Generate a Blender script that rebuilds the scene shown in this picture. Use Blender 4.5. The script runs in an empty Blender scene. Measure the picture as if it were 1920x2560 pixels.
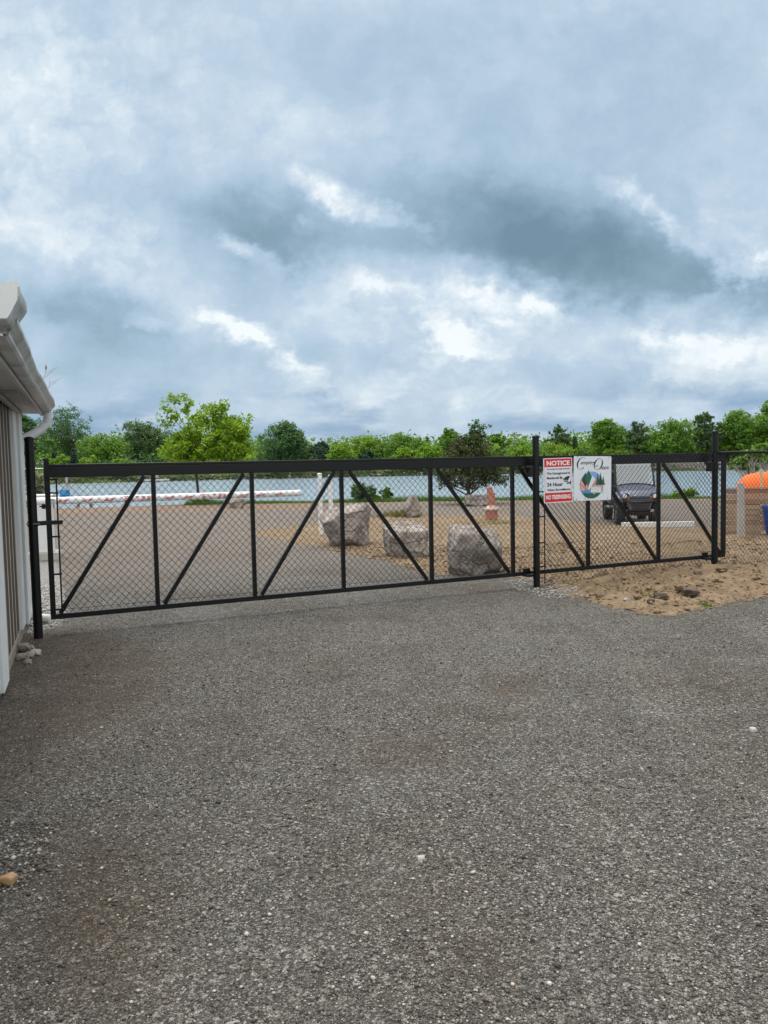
import bpy, bmesh, math, random
import numpy as np
from mathutils import Vector, Matrix
R = math.radians
scene = bpy.context.scene
COL = scene.collection

# ------------------------------------------------------------------ camera
EYE = 1.70; FPX = 1950.0; PITCH = math.atan(122/FPX); ROLL = 0.020
_f = Vector((0, math.cos(PITCH), -math.sin(PITCH)))
_r0 = Vector((1, 0, 0)); _u0 = Vector((0, math.sin(PITCH), math.cos(PITCH)))
_r = _r0*math.cos(ROLL) - _u0*math.sin(ROLL)
_u = _r0*math.sin(ROLL) + _u0*math.cos(ROLL)
cam_d = bpy.data.cameras.new('camera'); cam = bpy.data.objects.new('camera', cam_d); COL.objects.link(cam)
cam_d.sensor_fit = 'VERTICAL'; cam_d.sensor_height = 36; cam_d.lens = FPX/2560*36
cam_d.clip_start = 0.05; cam_d.clip_end = 3000
m = Matrix.Identity(4)
for i in range(3):
    m[i][0] = _r[i]; m[i][1] = _u[i]; m[i][2] = -_f[i]
m.translation = Vector((0, 0, EYE)); cam.matrix_world = m
scene.camera = cam
CAMP = Vector((0, 0, EYE))

def ray(px, py): return _f + _r*((px-960)/FPX) - _u*((py-1280)/FPX)
def G(px, py, h=0.0):                       # pixel of the photograph -> point on level h
    d = ray(px, py); t = (h-EYE)/d.z; return CAMP + d*t
def AT(px, py, dist):                       # pixel -> point at forward distance y
    d = ray(px, py); return CAMP + d*(dist/d.y)

# ------------------------------------------------------------------ sky, sun, exposure
SKY_BOOST = 1.0                              # overcast sky is brighter overhead; also scales the brightening added behind the camera
SUN_EL, SUN_ROT = 62, -25                   # rot measured from +Y towards +X
scene.view_settings.view_transform = 'Standard'; scene.view_settings.look = 'None'
scene.view_settings.exposure = 0.12; scene.view_settings.gamma = 1.0
world = bpy.data.worlds.new('World'); scene.world = world; world.use_nodes = True
wt = world.node_tree; wt.nodes.clear()

class NT:
    def __init__(s, nt): s.nt = nt
    def n(s, typ, **kw):
        nd = s.nt.nodes.new(typ)
        for k, v in kw.items():
            if k == 'ins':
                for i, x in v.items():
                    sk = nd.inputs[i]
                    if isinstance(x, bpy.types.NodeSocket): s.nt.links.new(x, sk)
                    else: sk.default_value = x
            else: setattr(nd, k, v)
        return nd
    def math(s, op, a, b=0.0, c=0.0, clamp=False):
        return s.n('ShaderNodeMath', operation=op, use_clamp=clamp, ins={0: a, 1: b, 2: c}).outputs[0]
    def vm(s, op, a, b=(0, 0, 0)):
        return s.n('ShaderNodeVectorMath', operation=op, ins={0: a, 1: b}).outputs[0]
    def noise(s, vec, scale, detail=3, rough=0.55, out='Fac', dist=0.0):
        nd = s.n('ShaderNodeTexNoise', noise_dimensions=getattr(s, 'dims', '3D'), ins={'Scale': scale, 'Detail': detail, 'Roughness': rough, 'Distortion': dist})
        if vec is not None: s.nt.links.new(vec, nd.inputs['Vector'])
        return nd.outputs[out]
    def ramp(s, fac, stops, interp='LINEAR'):
        nd = s.n('ShaderNodeValToRGB'); cr = nd.color_ramp; cr.interpolation = interp
        while len(cr.elements) < len(stops): cr.elements.new(0.5)
        for e, (p, c) in zip(cr.elements, stops):
            e.position = p; e.color = tuple(c)+((1,) if len(c) == 3 else ())
        s.nt.links.new(fac, nd.inputs[0]); return nd.outputs[0]
    def mix(s, fac, a, b, blend='MIX'):
        nd = s.n('ShaderNodeMix', data_type='RGBA', blend_type=blend)
        for i, x in ((0, fac), (6, a), (7, b)):
            if isinstance(x, bpy.types.NodeSocket): s.nt.links.new(x, nd.inputs[i])
            elif i == 0: nd.inputs[0].default_value = x
            else: nd.inputs[i].default_value = tuple(x)+((1,) if len(x) == 3 else ())
        return nd.outputs[2]
    def maprange(s, v, a, b, c, d, smooth=True):
        return s.n('ShaderNodeMapRange', interpolation_type='SMOOTHSTEP' if smooth else 'LINEAR',
                   ins={0: v, 1: a, 2: b, 3: c, 4: d}).outputs[0]

def srgb(r, g, b):
    f = lambda c: (c/255/12.92 if c/255 <= .04045 else ((c/255+.055)/1.055)**2.4)
    return (f(r), f(g), f(b))

def build_sky():
    k = NT(wt); k.dims = '2D'
    tc = k.n('ShaderNodeTexCoord').outputs['Generated']
    sp = k.n('ShaderNodeSeparateXYZ', ins={0: tc})
    yy = k.math('MAXIMUM', k.math('ABSOLUTE', sp.outputs[1]), 0.12)
    u = k.math('DIVIDE', sp.outputs[0], yy)
    v = k.math('DIVIDE', k.math('MAXIMUM', sp.outputs[2], -0.02), yy)
    uv = k.n('ShaderNodeCombineXYZ', ins={0: u, 1: v, 2: 0.0}).outputs[0]
    # clouds get flatter towards the horizon: compress v for the noise domain
    vv = k.math('POWER', k.math('ADD', k.math('MAXIMUM', v, 0.0), 0.03), 0.80)
    nuv = k.n('ShaderNodeCombineXYZ', ins={0: u, 1: k.math('MULTIPLY', vv, 1.25), 2: 0.3}).outputs[0]
    w1 = k.vm('SUBTRACT', k.noise(nuv, 3.2, 4, .6, 'Color'), (.5, .5, .5))
    w2 = k.vm('SUBTRACT', k.noise(nuv, 11.0, 4, .68, 'Color'), (.5, .5, .5))
    wp = k.vm('ADD', uv, k.vm('ADD', k.vm('MULTIPLY', w1, (.20, .12, 0)), k.vm('MULTIPLY', w2, (.085, .06, 0))))
    wpf = k.vm('ADD', uv, k.vm('ADD', k.vm('MULTIPLY', w1, (.06, .04, 0)), k.vm('MULTIPLY', w2, (.05, .05, 0))))
    def uvpx(px, py):
        d = ray(px, py); return (d.x/d.y, d.z/d.y)
    rag = k.math('MULTIPLY', k.math('SUBTRACT', k.noise(nuv, 13.0, 6, .66), .5), 2.3)
    acc = None
    def blob(px, py, rx, ry, ang, amp, soft=0.0, src=wp):
        nonlocal acc
        c = uvpx(px, py)
        mp = k.n('ShaderNodeMapping', vector_type='TEXTURE',
                 ins={0: src, 1: (c[0], c[1], 0), 2: (0, 0, R(-ang)), 3: (rx/FPX, ry/FPX, 1)}).outputs[0]
        ln = k.n('ShaderNodeVectorMath', operation='LENGTH', ins={0: mp}).outputs['Value']
        if src is not wp: ln = k.math('ADD', ln, rag)
        g = k.maprange(ln, soft, 1.25, amp, 0.0)
        acc = g if acc is None else k.math('ADD', acc, g)
    # dark decks (ang: clockwise in the picture)
    blob(1470, 630, 480, 210, 20, -.36, .30)
    blob(1600, 680, 300, 150, 20, -.16, .35)
    blob(1010, 580, 580, 170, 5, -.31, .30)
    blob(560, 610, 320, 160, 10, -.27, .25)
    blob(180, 770, 230, 80, 25, -.22, .2)
    blob(330, 910, 420, 140, 12, -.26, .1)
    blob(760, 900, 330, 80, 8, -.16, .1)
    blob(1000, 120, 480, 170, 0, -.13, .1)
    blob(1880, 760, 190, 110, -10, -.26, .2)
    blob(1720, 260, 460, 330, 0, -.13, .1)
    blob(1250, 360, 380, 130, 5, -.10, .1)
    blob(1430, 900, 260, 60, 5, -.15, .1)
    # broad pale layers
    blob(250, 600, 420, 150, 8, .26, .0)
    blob(930, 715, 460, 85, 2, .20, .1)
    blob(1280, 770, 330, 90, 8, .20, .1)
    blob(1130, 860, 300, 100, 8, .14, .1)
    blob(1730, 890, 330, 110, 5, .22, .1)
    blob(60, 230, 380, 280, 0, .16, .1)
    blob(760, 260, 300, 90, 5, .08, .1)
    blob(900, 975, 560, 75, 3, .20, .1)
    blob(560, 850, 260, 70, 8, .14, .1)
    blob(1840, 560, 150, 150, 0, .12, .1)
    # ragged bright rims and billows
    for px, py, rx, ry, ang, amp in ((780, 465, 55, 26, 35, .22), (850, 500, 75, 30, 30, .22), (930, 535, 75, 28, 25, .18), (1015, 560, 60, 24, 25, .16), (775, 562, 26, 24, 0, .14),
            (585, 620, 45, 26, 15, .26), (645, 650, 60, 22, 30, .16),
            (1530, 455, 55, 22, 15, .16), (1600, 480, 60, 36, 45, .22), (1645, 530, 55, 30, 55, .22), (1700, 590, 60, 24, 50, .16), (1770, 640, 60, 30, 45, .18), (1830, 690, 80, 40, -25, .26), (1880, 680, 60, 34, -40, .22), (1800, 755, 80, 26, -10, .16),
            (940, 720, 90, 26, 10, .14), (1110, 720, 100, 24, 5, .14), (1270, 750, 110, 26, 8, .20), (1370, 775, 90, 24, 15, .20), (1230, 800, 60, 20, 0, .14),
            (515, 800, 50, 22, 10, .20), (580, 830, 55, 34, 10, .26), (630, 842, 40, 36, 30, .24), (360, 812, 50, 22, 15, .16),
            (725, 915, 50, 30, 15, .22), (790, 935, 70, 32, 20, .20), (1095, 830, 60, 40, 20, .18), (1150, 850, 80, 34, 10, .16), (1060, 880, 60, 26, 0, .12),
            (1640, 850, 70, 30, 5, .12), (1760, 880, 90, 34, 10, .12), (1880, 870, 90, 30, 0, .12)):
        blob(px, py, rx*1.25, ry*1.25, ang, amp*1.3, 0.1, wpf)
    fb = k.noise(nuv, 5.0, 6, .62)
    fb2 = k.noise(k.vm('ADD', nuv, (7.3, 1.7, 0)), 17.0, 4, .66)
    bil = k.n('ShaderNodeTexVoronoi', voronoi_dimensions='2D', feature='SMOOTH_F1', ins={'Vector': k.vm('ADD', nuv, k.vm('MULTIPLY', w2, (.10, .10, 0))), 'Scale': 15.0, 'Smoothness': .6, 'Detail': 2.0, 'Roughness': .6}).outputs['Distance']
    L = k.math('ADD', acc, 0.68)
    L = k.math('ADD', L, k.math('MULTIPLY', k.math('SUBTRACT', .42, bil), k.maprange(acc, -.15, .2, .06, .24)))
    L = k.math('ADD', L, k.math('MULTIPLY', k.math('SUBTRACT', fb, .5), .34))
    L = k.math('ADD', L, k.math('MULTIPLY', k.math('SUBTRACT', fb2, .5), .16))
    cloud = k.ramp(L, [(.0, srgb(110, 138, 156)), (.22, srgb(135, 162, 180)), (.42, srgb(160, 186, 206)),
                       (.62, srgb(184, 204, 222)), (.80, srgb(210, 224, 234)), (1.0, srgb(240, 246, 250))])
    # blue rain bank low over the far shore
    lowd = k.math('ADD', k.vm('ADD', wpf, (0, 0, 0)) and k.n('ShaderNodeSeparateXYZ', ins={0: wpf}).outputs[1], 0.0)
    band = k.math('MULTIPLY', k.maprange(lowd, .012, .040, 0, 1), k.maprange(lowd, .055, .125, 1, 0))
    stre = k.noise(k.n('ShaderNodeMapping', ins={0: uv, 3: (2.6, 12, 1)}).outputs[0], 1.6, 4, .55)
    band = k.math('MULTIPLY', band, k.maprange(stre, .40, .66, .0, .75))
    cloud = k.mix(band, cloud, srgb(120, 155, 190))
    hz = k.maprange(v, .0, .045, .55, 0)
    cloud = k.mix(hz, cloud, srgb(206, 216, 224))
    # the sun stands behind the cloud deck overhead: the deck is brightest there
    sd = Vector((math.sin(R(SUN_ROT))*math.cos(R(SUN_EL)), math.cos(R(SUN_ROT))*math.cos(R(SUN_EL)), math.sin(R(SUN_EL))))
    dt = k.n('ShaderNodeVectorMath', operation='DOT_PRODUCT', ins={0: tc, 1: tuple(sd)}).outputs['Value']
    glow = k.math('ADD', k.maprange(dt, .86, 1.0, 0.0, 2.2), 1.0)
    up = k.math('ADD', k.maprange(sp.outputs[2], .56, .85, 0.0, 1.0), k.maprange(sp.outputs[1], .05, -.45, 0.0, .55))  # second term: brightness added to the unseen sky behind, lighting camera-facing sides
    cloud = k.mix(k.math('MINIMUM', up, 1.0), cloud, srgb(232, 229, 225))
    glow = k.math('MULTIPLY', glow, k.math('ADD', k.math('MULTIPLY', up, SKY_BOOST), 1.0))
    cl = k.vm('MULTIPLY', cloud, k.n('ShaderNodeCombineXYZ', ins={0: glow, 1: glow, 2: glow}).outputs[0])
    cl = k.vm('SCALE', cl); cl.node.inputs['Scale'].default_value = 10.0
    sky = k.n('ShaderNodeTexSky', sky_type='NISHITA', sun_disc=False, sun_elevation=R(SUN_EL), sun_rotation=R(SUN_ROT), air_density=1.0, dust_density=2.0)
    fin = k.mix(0.94, sky.outputs[0], cl)
    bg = k.n('ShaderNodeBackground', ins={0: fin, 1: 0.1})
    out = k.n('ShaderNodeOutputWorld'); wt.links.new(bg.outputs[0], out.inputs[0])
build_sky()
world.cycles.sampling_method = 'MANUAL'; world.cycles.sample_map_resolution = 512
sun_d = bpy.data.lights.new('sun', 'SUN'); sun = bpy.data.objects.new('sun', sun_d); COL.objects.link(sun)
sun_d.energy = 1.4; sun_d.angle = R(32); sun_d.color = (1, .965, .91)
sun.rotation_euler = (R(90-SUN_EL), 0, R(-SUN_ROT+180)); sun.location = (0, 0, 60)
# lamp -Z must point away from the sun direction
sd = Vector((math.sin(R(SUN_ROT))*math.cos(R(SUN_EL)), math.cos(R(SUN_ROT))*math.cos(R(SUN_EL)), math.sin(R(SUN_EL))))
sun.rotation_euler = (-sd).to_track_quat('-Z', 'Y').to_euler()

# ------------------------------------------------------------------ materials
def new_mat(name):
    mt = bpy.data.materials.new(name); mt.use_nodes = True
    nt = mt.node_tree; nt.nodes.clear(); k = NT(nt)
    out = k.n('ShaderNodeOutputMaterial'); bs = k.n('ShaderNodeBsdfPrincipled')
    nt.links.new(bs.outputs[0], out.inputs[0]); return mt, k, bs, out
def simple(name, col, rough=.5, metal=0.0, var=.12, vscale=6.0, bump=0.0, bscale=60.0, dirt=None, spec=.5, objvar=0.0):
    mt, k, bs, out = new_mat(name)
    obj = k.n('ShaderNodeTexCoord').outputs['Object']
    nz = k.noise(obj, vscale, 5, .6)
    lo = tuple(c*(1-var) for c in col); hi = tuple(min(1, c*(1+var)) for c in col)
    c = k.ramp(nz, [(.3, lo), (.7, hi)])
    if dirt:
        dm = k.maprange(k.noise(obj, dirt[1], 6, .7), dirt[2], dirt[2]+.18, 0, dirt[3])
        c = k.mix(dm, c, dirt[0])
    if objvar:
        oi = k.n('ShaderNodeObjectInfo').outputs['Random']
        c = k.mix(1.0, c, k.ramp(oi, [(0, (1-objvar,)*3), (1, (1+objvar*.6,)*3)]), 'MULTIPLY')
    k.nt.links.new(c, bs.inputs['Base Color'])
    r = k.maprange(nz, .3, .7, max(.02, rough-.07), min(1, rough+.07)); k.nt.links.new(r, bs.inputs['Roughness'])
    bs.inputs['Metallic'].default_value = metal; bs.inputs['Specular IOR Level'].default_value = spec
    if bump:
        b = k.n('ShaderNodeBump', ins={'Strength': bump, 'Distance': .01, 'Height': k.noise(obj, bscale, 4, .6)})
        k.nt.links.new(b.outputs[0], bs.inputs['Normal'])
    return mt
M = {}
M['black'] = simple('black_powder_coat', (.0045, .0045, .005), .42, var=.25, bump=.04, bscale=220, dirt=((.02, .019, .018), 3.0, .68, .3), spec=.32)
M['blackwire'] = simple('black_vinyl', (.006, .006, .006), .5, var=.2, spec=.3)
M['galv'] = simple('galvanised', (.42, .42, .43), .45, .6)
M['white'] = simple('white_paint', (.74, .75, .74), .5, var=.05, dirt=((.42, .40, .36), 4.0, .60, .45))
M['whitetrim'] = simple('white_trim', (.70, .71, .69), .7, spec=.15, var=.04, dirt=((.40, .42, .40), 3.0, .6, .35))
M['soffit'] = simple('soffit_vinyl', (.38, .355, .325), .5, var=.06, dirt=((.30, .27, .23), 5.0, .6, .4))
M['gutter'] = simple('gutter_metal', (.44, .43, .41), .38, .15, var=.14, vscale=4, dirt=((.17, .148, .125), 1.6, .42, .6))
M['taupe'] = simple('taupe_siding', (.115, .092, .072), .9, spec=.05, var=.12)
M['taupelight'] = simple('taupe_rib', (.42, .385, .335), .85, spec=.08, var=.08)
M['oldwood'] = simple('weathered_wood', (.30, .26, .21), .8, var=.3, vscale=20, bump=.3)
M['shingle'] = simple('roof_shingle', (.10, .08, .09), .9, var=.4, vscale=25, bump=.5)
M['concrete'] = simple('concrete', (.42, .40, .37), .85, var=.15, bump=.3, bscale=40, dirt=((.26, .24, .21), 3.0, .55, .5))
M['curb'] = simple('pale_concrete', (.66, .65, .61), .8, var=.1, bump=.25, bscale=40, dirt=((.38, .34, .29), 4.0, .6, .5))
M['red'] = simple('sign_red', (.62, .012, .018), .35, var=.05)
M['signwhite'] = simple('sign_white', (.70, .74, .78), .3, var=.02)
M['ink'] = simple('sign_ink', (.015, .016, .025), .4)
M['inkwhite'] = simple('sign_white_ink', (.80, .80, .80), .4, var=.02)
M['green_ink'] = simple('sign_green', (.012, .12, .06), .35)
M['dkgreen_ink'] = simple('sign_dark_green', (.010, .045, .045), .35)
M['lake_ink'] = simple('sign_blue', (.06, .30, .70), .35)
M['sky_ink'] = simple('sign_sky', (.22, .38, .75), .35)
M['pink_ink'] = simple('sign_pink', (.70, .36, .33), .35)
M['grey_ink'] = simple('sign_grey', (.30, .29, .29), .35)
M['boomred'] = simple('boom_red', (.42, .03, .03), .5, var=.2, vscale=30)
M['boom'] = simple('boom_white', (.80, .78, .78), .4, var=.05)
M['blue'] = simple('blue_plastic', (.01, .075, .42), .35, var=.12)
M['blue2'] = simple('light_blue_plastic', (.03, .20, .46), .45, var=.12)
M['orange'] = simple('orange_plastic', (.86, .17, .04), .7, spec=.2, var=.06)
M['pinkstone'] = simple('faded_red_paint', (.42, .165, .115), .75, var=.18, vscale=12, bump=.2, dirt=((.52, .38, .30), 8.0, .52, .6))
M['palecap'] = simple('pale_flange', (.50, .38, .31), .7, var=.2, vscale=12, bump=.2)
M['board'] = simple('tan_boards', (.36, .245, .165), .75, objvar=.32, var=.2, vscale=5, bump=.2, dirt=((.42, .33, .25), 2.0, .5, .6))
M['postgrey'] = simple('grey_post', (.40, .38, .35), .8, var=.15, vscale=12, bump=.2)
M['creampole'] = simple('cream_pole', (.62, .54, .32), .6, var=.15)
M['bark'] = simple('bark', (.085, .065, .05), .9, var=.4, vscale=9, bump=.6, bscale=25)
M['barkfar'] = simple('far_bark', (.11, .095, .08), .9, var=.3)
M['utv'] = simple('utv_paint', (.12, .14, .20), .22, .40, var=.15)
M['utvgrey'] = simple('utv_plastic', (.115, .12, .128), .5, var=.2, dirt=((.20, .19, .17), 8.0, .55, .5))
M['utvdark'] = simple('utv_black', (.014, .014, .016), .5, var=.2)
M['tyre'] = simple('tyre_rubber', (.028, .028, .028), .8, var=.25, vscale=20, dirt=((.16, .14, .11), 10.0, .52, .6))
M['rim'] = simple('wheel_rim', (.25, .25, .26), .4, .7)
M['amber'] = simple('amber_lens', (.6, .16, .03), .2)
M['lamp'] = simple('lamp_lens', (.78, .79, .80), .15, .1)
M['chrome'] = simple('chrome', (.6, .6, .62), .2, .9)
M['rustrock'] = simple('tan_stone', (.36, .22, .11), .85, var=.25, vscale=20, bump=.4)
M['palerock'] = simple('pale_stone', (.40, .38, .35), .85, var=.2, vscale=20, bump=.4)
M['clod'] = simple('dirt_clod', (.17, .115, .07), .95, var=.45, vscale=9, bump=.6)
M['crumb'] = simple('soil_crumb', (.21, .148, .088), .95, var=.5, vscale=9)
M['darkclod'] = simple('dark_clod', (.095, .072, .052), .95, var=.4, vscale=14, bump=.6)
M['pole'] = simple('pole_wood', (.17, .15, .13), .85)

def glass_mat():
    mt, k, bs, out = new_mat('scratched_windscreen')
    bs.inputs['Base Color'].default_value = (.62, .66, .68, 1); bs.inputs['Roughness'].default_value = .25
    tr = k.n('ShaderNodeBsdfTransparent'); mx = k.n('ShaderNodeMixShader', ins={0: .50, 1: tr.outputs[0], 2: bs.outputs[0]})
    k.nt.links.new(mx.outputs[0], out.inputs[0]); return mt
M['glass'] = glass_mat()

def rock_mat(name, base, dark, pale):
    base, dark, pale = [tuple(x*1.75 for x in c) for c in (base, dark, pale)]
    mt, k, bs, out = new_mat(name)
    ob = k.n('ShaderNodeTexCoord').outputs['Object']
    n1 = k.noise(ob, 2.2, 8, .68); n2 = k.noise(ob, 9, 8, .72)
    vo = k.n('ShaderNodeTexVoronoi', feature='DISTANCE_TO_EDGE', ins={'Vector': k.vm('ADD', ob, k.vm('MULTIPLY', k.vm('SUBTRACT', k.noise(ob, 3, 4, .6, 'Color'), (.5, .5, .5)), (.7, .7, .7))), 'Scale': 2.6}).outputs['Distance']
    c = k.ramp(n1, [(.28, dark), (.5, base), (.75, pale)])
    c = k.mix(k.maprange(n2, .46, .62, .0, .7), c, tuple(x*.46 for x in base))
    c = k.mix(k.maprange(vo, .0, .05, .75, 0), c, tuple(x*.35 for x in base))
    c = k.mix(k.maprange(k.noise(ob, 45, 6, .7), .56, .72, 0, .55), c, pale)
    k.nt.links.new(c, bs.inputs['Base Color']); bs.inputs['Roughness'].default_value = .9
    h = k.math('ADD', k.math('ADD', k.math('MULTIPLY', n1, .8), k.maprange(vo, 0, .10, 0, .35)), k.math('ADD', k.math('MULTIPLY', n2, .5), k.math('MULTIPLY', k.noise(ob, 60, 5, .7), .25)))
    b = k.n('ShaderNodeBump', ins={'Strength': 1.0, 'Distance': .09, 'Height': h}); k.nt.links.new(b.outputs[0], bs.inputs['Normal'])
    return mt
M['rock'] = rock_mat('limestone', (.25, .215, .19), (.13, .112, .10), (.42, .385, .35))
M['rockwarm'] = rock_mat('warm_limestone', (.245, .21, .18), (.13, .11, .095), (.43, .39, .34))

def leaf_mat(name, col, var=.45, trans=.35):
    mt, k, bs, out = new_mat(name)
    gi = k.n('ShaderNodeNewGeometry').outputs['Random Per Island']
    ob = k.n('ShaderNodeTexCoord').outputs['Object']
    lo = (col[0]*(1-var)*.9, col[1]*(1-var), col[2]*(1-var)); hi = (min(1, col[0]*(1+var)), min(1, col[1]*(1+var*.85)), col[2]*(1+var*.3))
    c = k.ramp(gi, [(0, lo), (.5, col), (1, hi)])
    c = k.mix(k.maprange(k.noise(ob, .45, 2, .5), .4, .6, 0, .35), c, (col[0]*.72, col[1]*.78, col[2]*.9))
    k.nt.links.new(c, bs.inputs['Base Color']); bs.inputs['Roughness'].default_value = .55; bs.inputs['Specular IOR Level'].default_value = .25
    tl = k.n('ShaderNodeBsdfTranslucent', ins={0: k.mix(.5, c, (hi[0]*1.1, hi[1]*1.1, col[2]*.6))})
    mx = k.n('ShaderNodeMixShader', ins={0: trans, 1: bs.outputs[0], 2: tl.outputs[0]})
    k.nt.links.new(mx.outputs[0], out.inputs[0]); return mt
LM = dict(dark=leaf_mat('leaf_dark', (.078, .160, .055)), greygreen=leaf_mat('leaf_grey_green', (.100, .172, .066)),
          mid=leaf_mat('leaf_mid', (.140, .265, .042)), bright=leaf_mat('leaf_bright', (.190, .325, .038)),
          yellow=leaf_mat('leaf_yellow_green', (.205, .33, .026), .4, .45), fresh=leaf_mat('leaf_fresh', (.19, .31, .035)),
          olive=leaf_mat('leaf_olive', (.070, .088, .036), .5), spruce=leaf_mat('leaf_spruce', (.062, .100, .088)),
          deep=leaf_mat('leaf_deep', (.036, .075, .048)), flower=leaf_mat('leaf_flower', (.30, .34, .24), .6),
          grass=leaf_mat('grass_blades', (.11, .20, .03), .5, .3), dry=leaf_mat('dry_weeds', (.20, .18, .08), .5, .3))

def ground_mat():
    mt, k, bs, out = new_mat('gravel_ground')
    ob = k.n('ShaderNodeTexCoord').outputs['Object']
    at = lambda n: k.n('ShaderNodeAttribute', attribute_name=n).outputs['Fac']
    # crushed stone / asphalt millings
    jit = k.vm('ADD', ob, k.vm('MULTIPLY', k.vm('SUBTRACT', k.noise(ob, 60, 2, .5, 'Color'), (.5, .5, .5)), (.012, .012, .012)))
    def vor(sc):
        nd = k.n('ShaderNodeTexVoronoi', ins={'Vector': jit, 'Scale': sc, 'Randomness': 1.0})
        return nd.outputs['Distance'], k.n('ShaderNodeSeparateXYZ', ins={0: nd.outputs['Color']}).outputs[0]
    d1, c1 = vor(118); d2, c2 = vor(250); d3, c3 = vor(66)
    st = [(.0, (.024, .0225, .020)), (.35, (.070, .065, .057)), (.62, (.136, .124, .106)), (.84, (.245, .230, .200)), (.97, (.50, .485, .44))]
    g1 = k.ramp(c1, st); g2 = k.ramp(c2, st); g3 = k.ramp(c3, st)
    g = k.mix(.5, g1, g2)
    g = k.mix(k.maprange(c3, .80, .84, 0, .75), g, g3)
    g = k.mix(k.maprange(d1, .35, .75, 0, .55), g, (.035, .032, .029))
    big = k.noise(ob, .55, 5, .62); mid = k.noise(ob, 2.2, 5, .6)
    mid = k.noise(ob, 2.6, 9, .72)
    brown = k.math('MULTIPLY', k.maprange(big, .45, .66, 0, .62), k.maprange(mid, .30, .60, .35, 1))
    brown = k.math('MAXIMUM', brown, k.math('MULTIPLY', at('brown'), k.maprange(mid, .25, .6, .35, 1)))
    g = k.mix(brown, g, k.mix(.5, k.mix(1.0, g, (.90, .74, .60), 'MULTIPLY'), (.066, .050, .037)))
    g = k.mix(k.maprange(k.noise(ob, 1.1, 4, .6), .5, .72, 0, .35), g, k.mix(1.0, g, (.62, .62, .64), 'MULTIPLY'))
    trk = k.n('ShaderNodeMapping', ins={0: ob, 2: (0, 0, -math.atan2(.407, .914)), 3: (1.5, .16, 1)}).outputs[0]
    trn = k.noise(trk, 1.0, 5, .6)
    g = k.mix(k.maprange(trn, .50, .66, 0, .34), g, k.mix(1.0, g, (1.42, 1.40, 1.36), 'MULTIPLY'))
    g = k.mix(k.maprange(trn, .50, .36, 0, .30), g, k.mix(1.0, g, (.66, .63, .58), 'MULTIPLY'))
    # paler, tan-grey surfacing of the yard beyond the gate
    yard = k.mix(.55, g, (.225, .185, .150)); yard = k.mix(k.maprange(mid, .35, .7, 0, .35), yard, (.30, .245, .20))
    g = k.mix(at('yard'), g, yard)
    pale = k.mix(.35, k.ramp(c1, [(0, (.16, .165, .17)), (.5, (.36, .365, .37)), (1, (.60, .60, .60))]), g)
    pm = k.maprange(k.math('ADD', at('pale'), k.math('MULTIPLY', k.math('SUBTRACT', k.noise(ob, 9, 5, .6), .5), .9)), .42, .6, 0, .85)
    g = k.mix(pm, g, pale)
    # soil
    n5 = k.noise(ob, 6, 8, .68); n25 = k.noise(ob, 28, 8, .7)
    soil = k.ramp(n5, [(.25, (.095, .066, .039)), (.48, (.195, .135, .077)), (.74, (.32, .235, .142))])
    soil = k.mix(k.maprange(n25, .5, .66, 0, .65), soil, (.105, .072, .046))
    soil = k.mix(k.maprange(k.noise(ob, 1.2, 4, .6), .48, .7, 0, .45), soil, (.31, .232, .140))
    edge = k.math('ADD', at('dirt'), k.math('MULTIPLY', k.math('SUBTRACT', k.noise(ob, 4.5, 9, .72), .5), 1.0))
    dm = k.maprange(edge, .46, .56, 0, 1)
    col = k.mix(dm, g, soil)
    red = k.ramp(k.noise(ob, 2.0, 5, .6), [(.3, (.20, .128, .090)), (.7, (.29, .205, .145))])
    rm = k.maprange(k.math('ADD', at('strip'), k.math('MULTIPLY', k.math('SUBTRACT', k.noise(ob, .9, 5, .6), .5), .9)), .42, .62, 0, .9)
    col = k.mix(rm, col, red)
    gr = k.ramp(k.noise(ob, 2.5, 6, .65), [(.3, (.055, .085, .022)), (.7, (.12, .165, .04))])
    gm = k.maprange(k.math('ADD', at('grass'), k.math('MULTIPLY', k.math('SUBTRACT', k.noise(ob, 1.4, 6, .65), .5), .7)), .42, .6, 0, 1)
    col = k.mix(gm, col, gr)
    k.nt.links.new(col, bs.inputs['Base Color']); bs.inputs['Roughness'].default_value = .9; bs.inputs['Specular IOR Level'].default_value = .35
    hg = k.math('ADD', k.math('MULTIPLY', k.math('SUBTRACT', 1, d1), .6), k.math('MULTIPLY', k.math('SUBTRACT', 1, d2), .3))
    hs = k.math('ADD', k.math('MULTIPLY', n5, 1.6), n25)
    hh = k.n('ShaderNodeMix', data_type='FLOAT', ins={0: dm, 2: hg, 3: hs}).outputs[0]
    b = k.n('ShaderNodeBump', ins={'Strength': .85, 'Distance': .026, 'Height': hh}); k.nt.links.new(b.outputs[0], bs.inputs['Normal'])
    return mt
M['ground'] = ground_mat()

def stone_mat():
    mt, k, bs, out = new_mat('loose_stone')
    gi = k.n('ShaderNodeNewGeometry').outputs['Random Per Island']
    ob = k.n('ShaderNodeTexCoord').outputs['Object']
    c = k.ramp(gi, [(.0, (.035, .033, .029)), (.35, (.092, .086, .076)), (.65, (.168, .155, .134)), (.86, (.275, .258, .225)), (.985, (.48, .465, .425))])
    w = k.math('FRACT', k.math('MULTIPLY', gi, 37.7))
    c = k.mix(k.maprange(w, .5, 1, 0, .75), c, k.mix(1.0, c, (1.05, .82, .66), 'MULTIPLY'))
    k.nt.links.new(c, bs.inputs['Base Color']); bs.inputs['Roughness'].default_value = .8
    return mt
M['stone'] = stone_mat()

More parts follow.
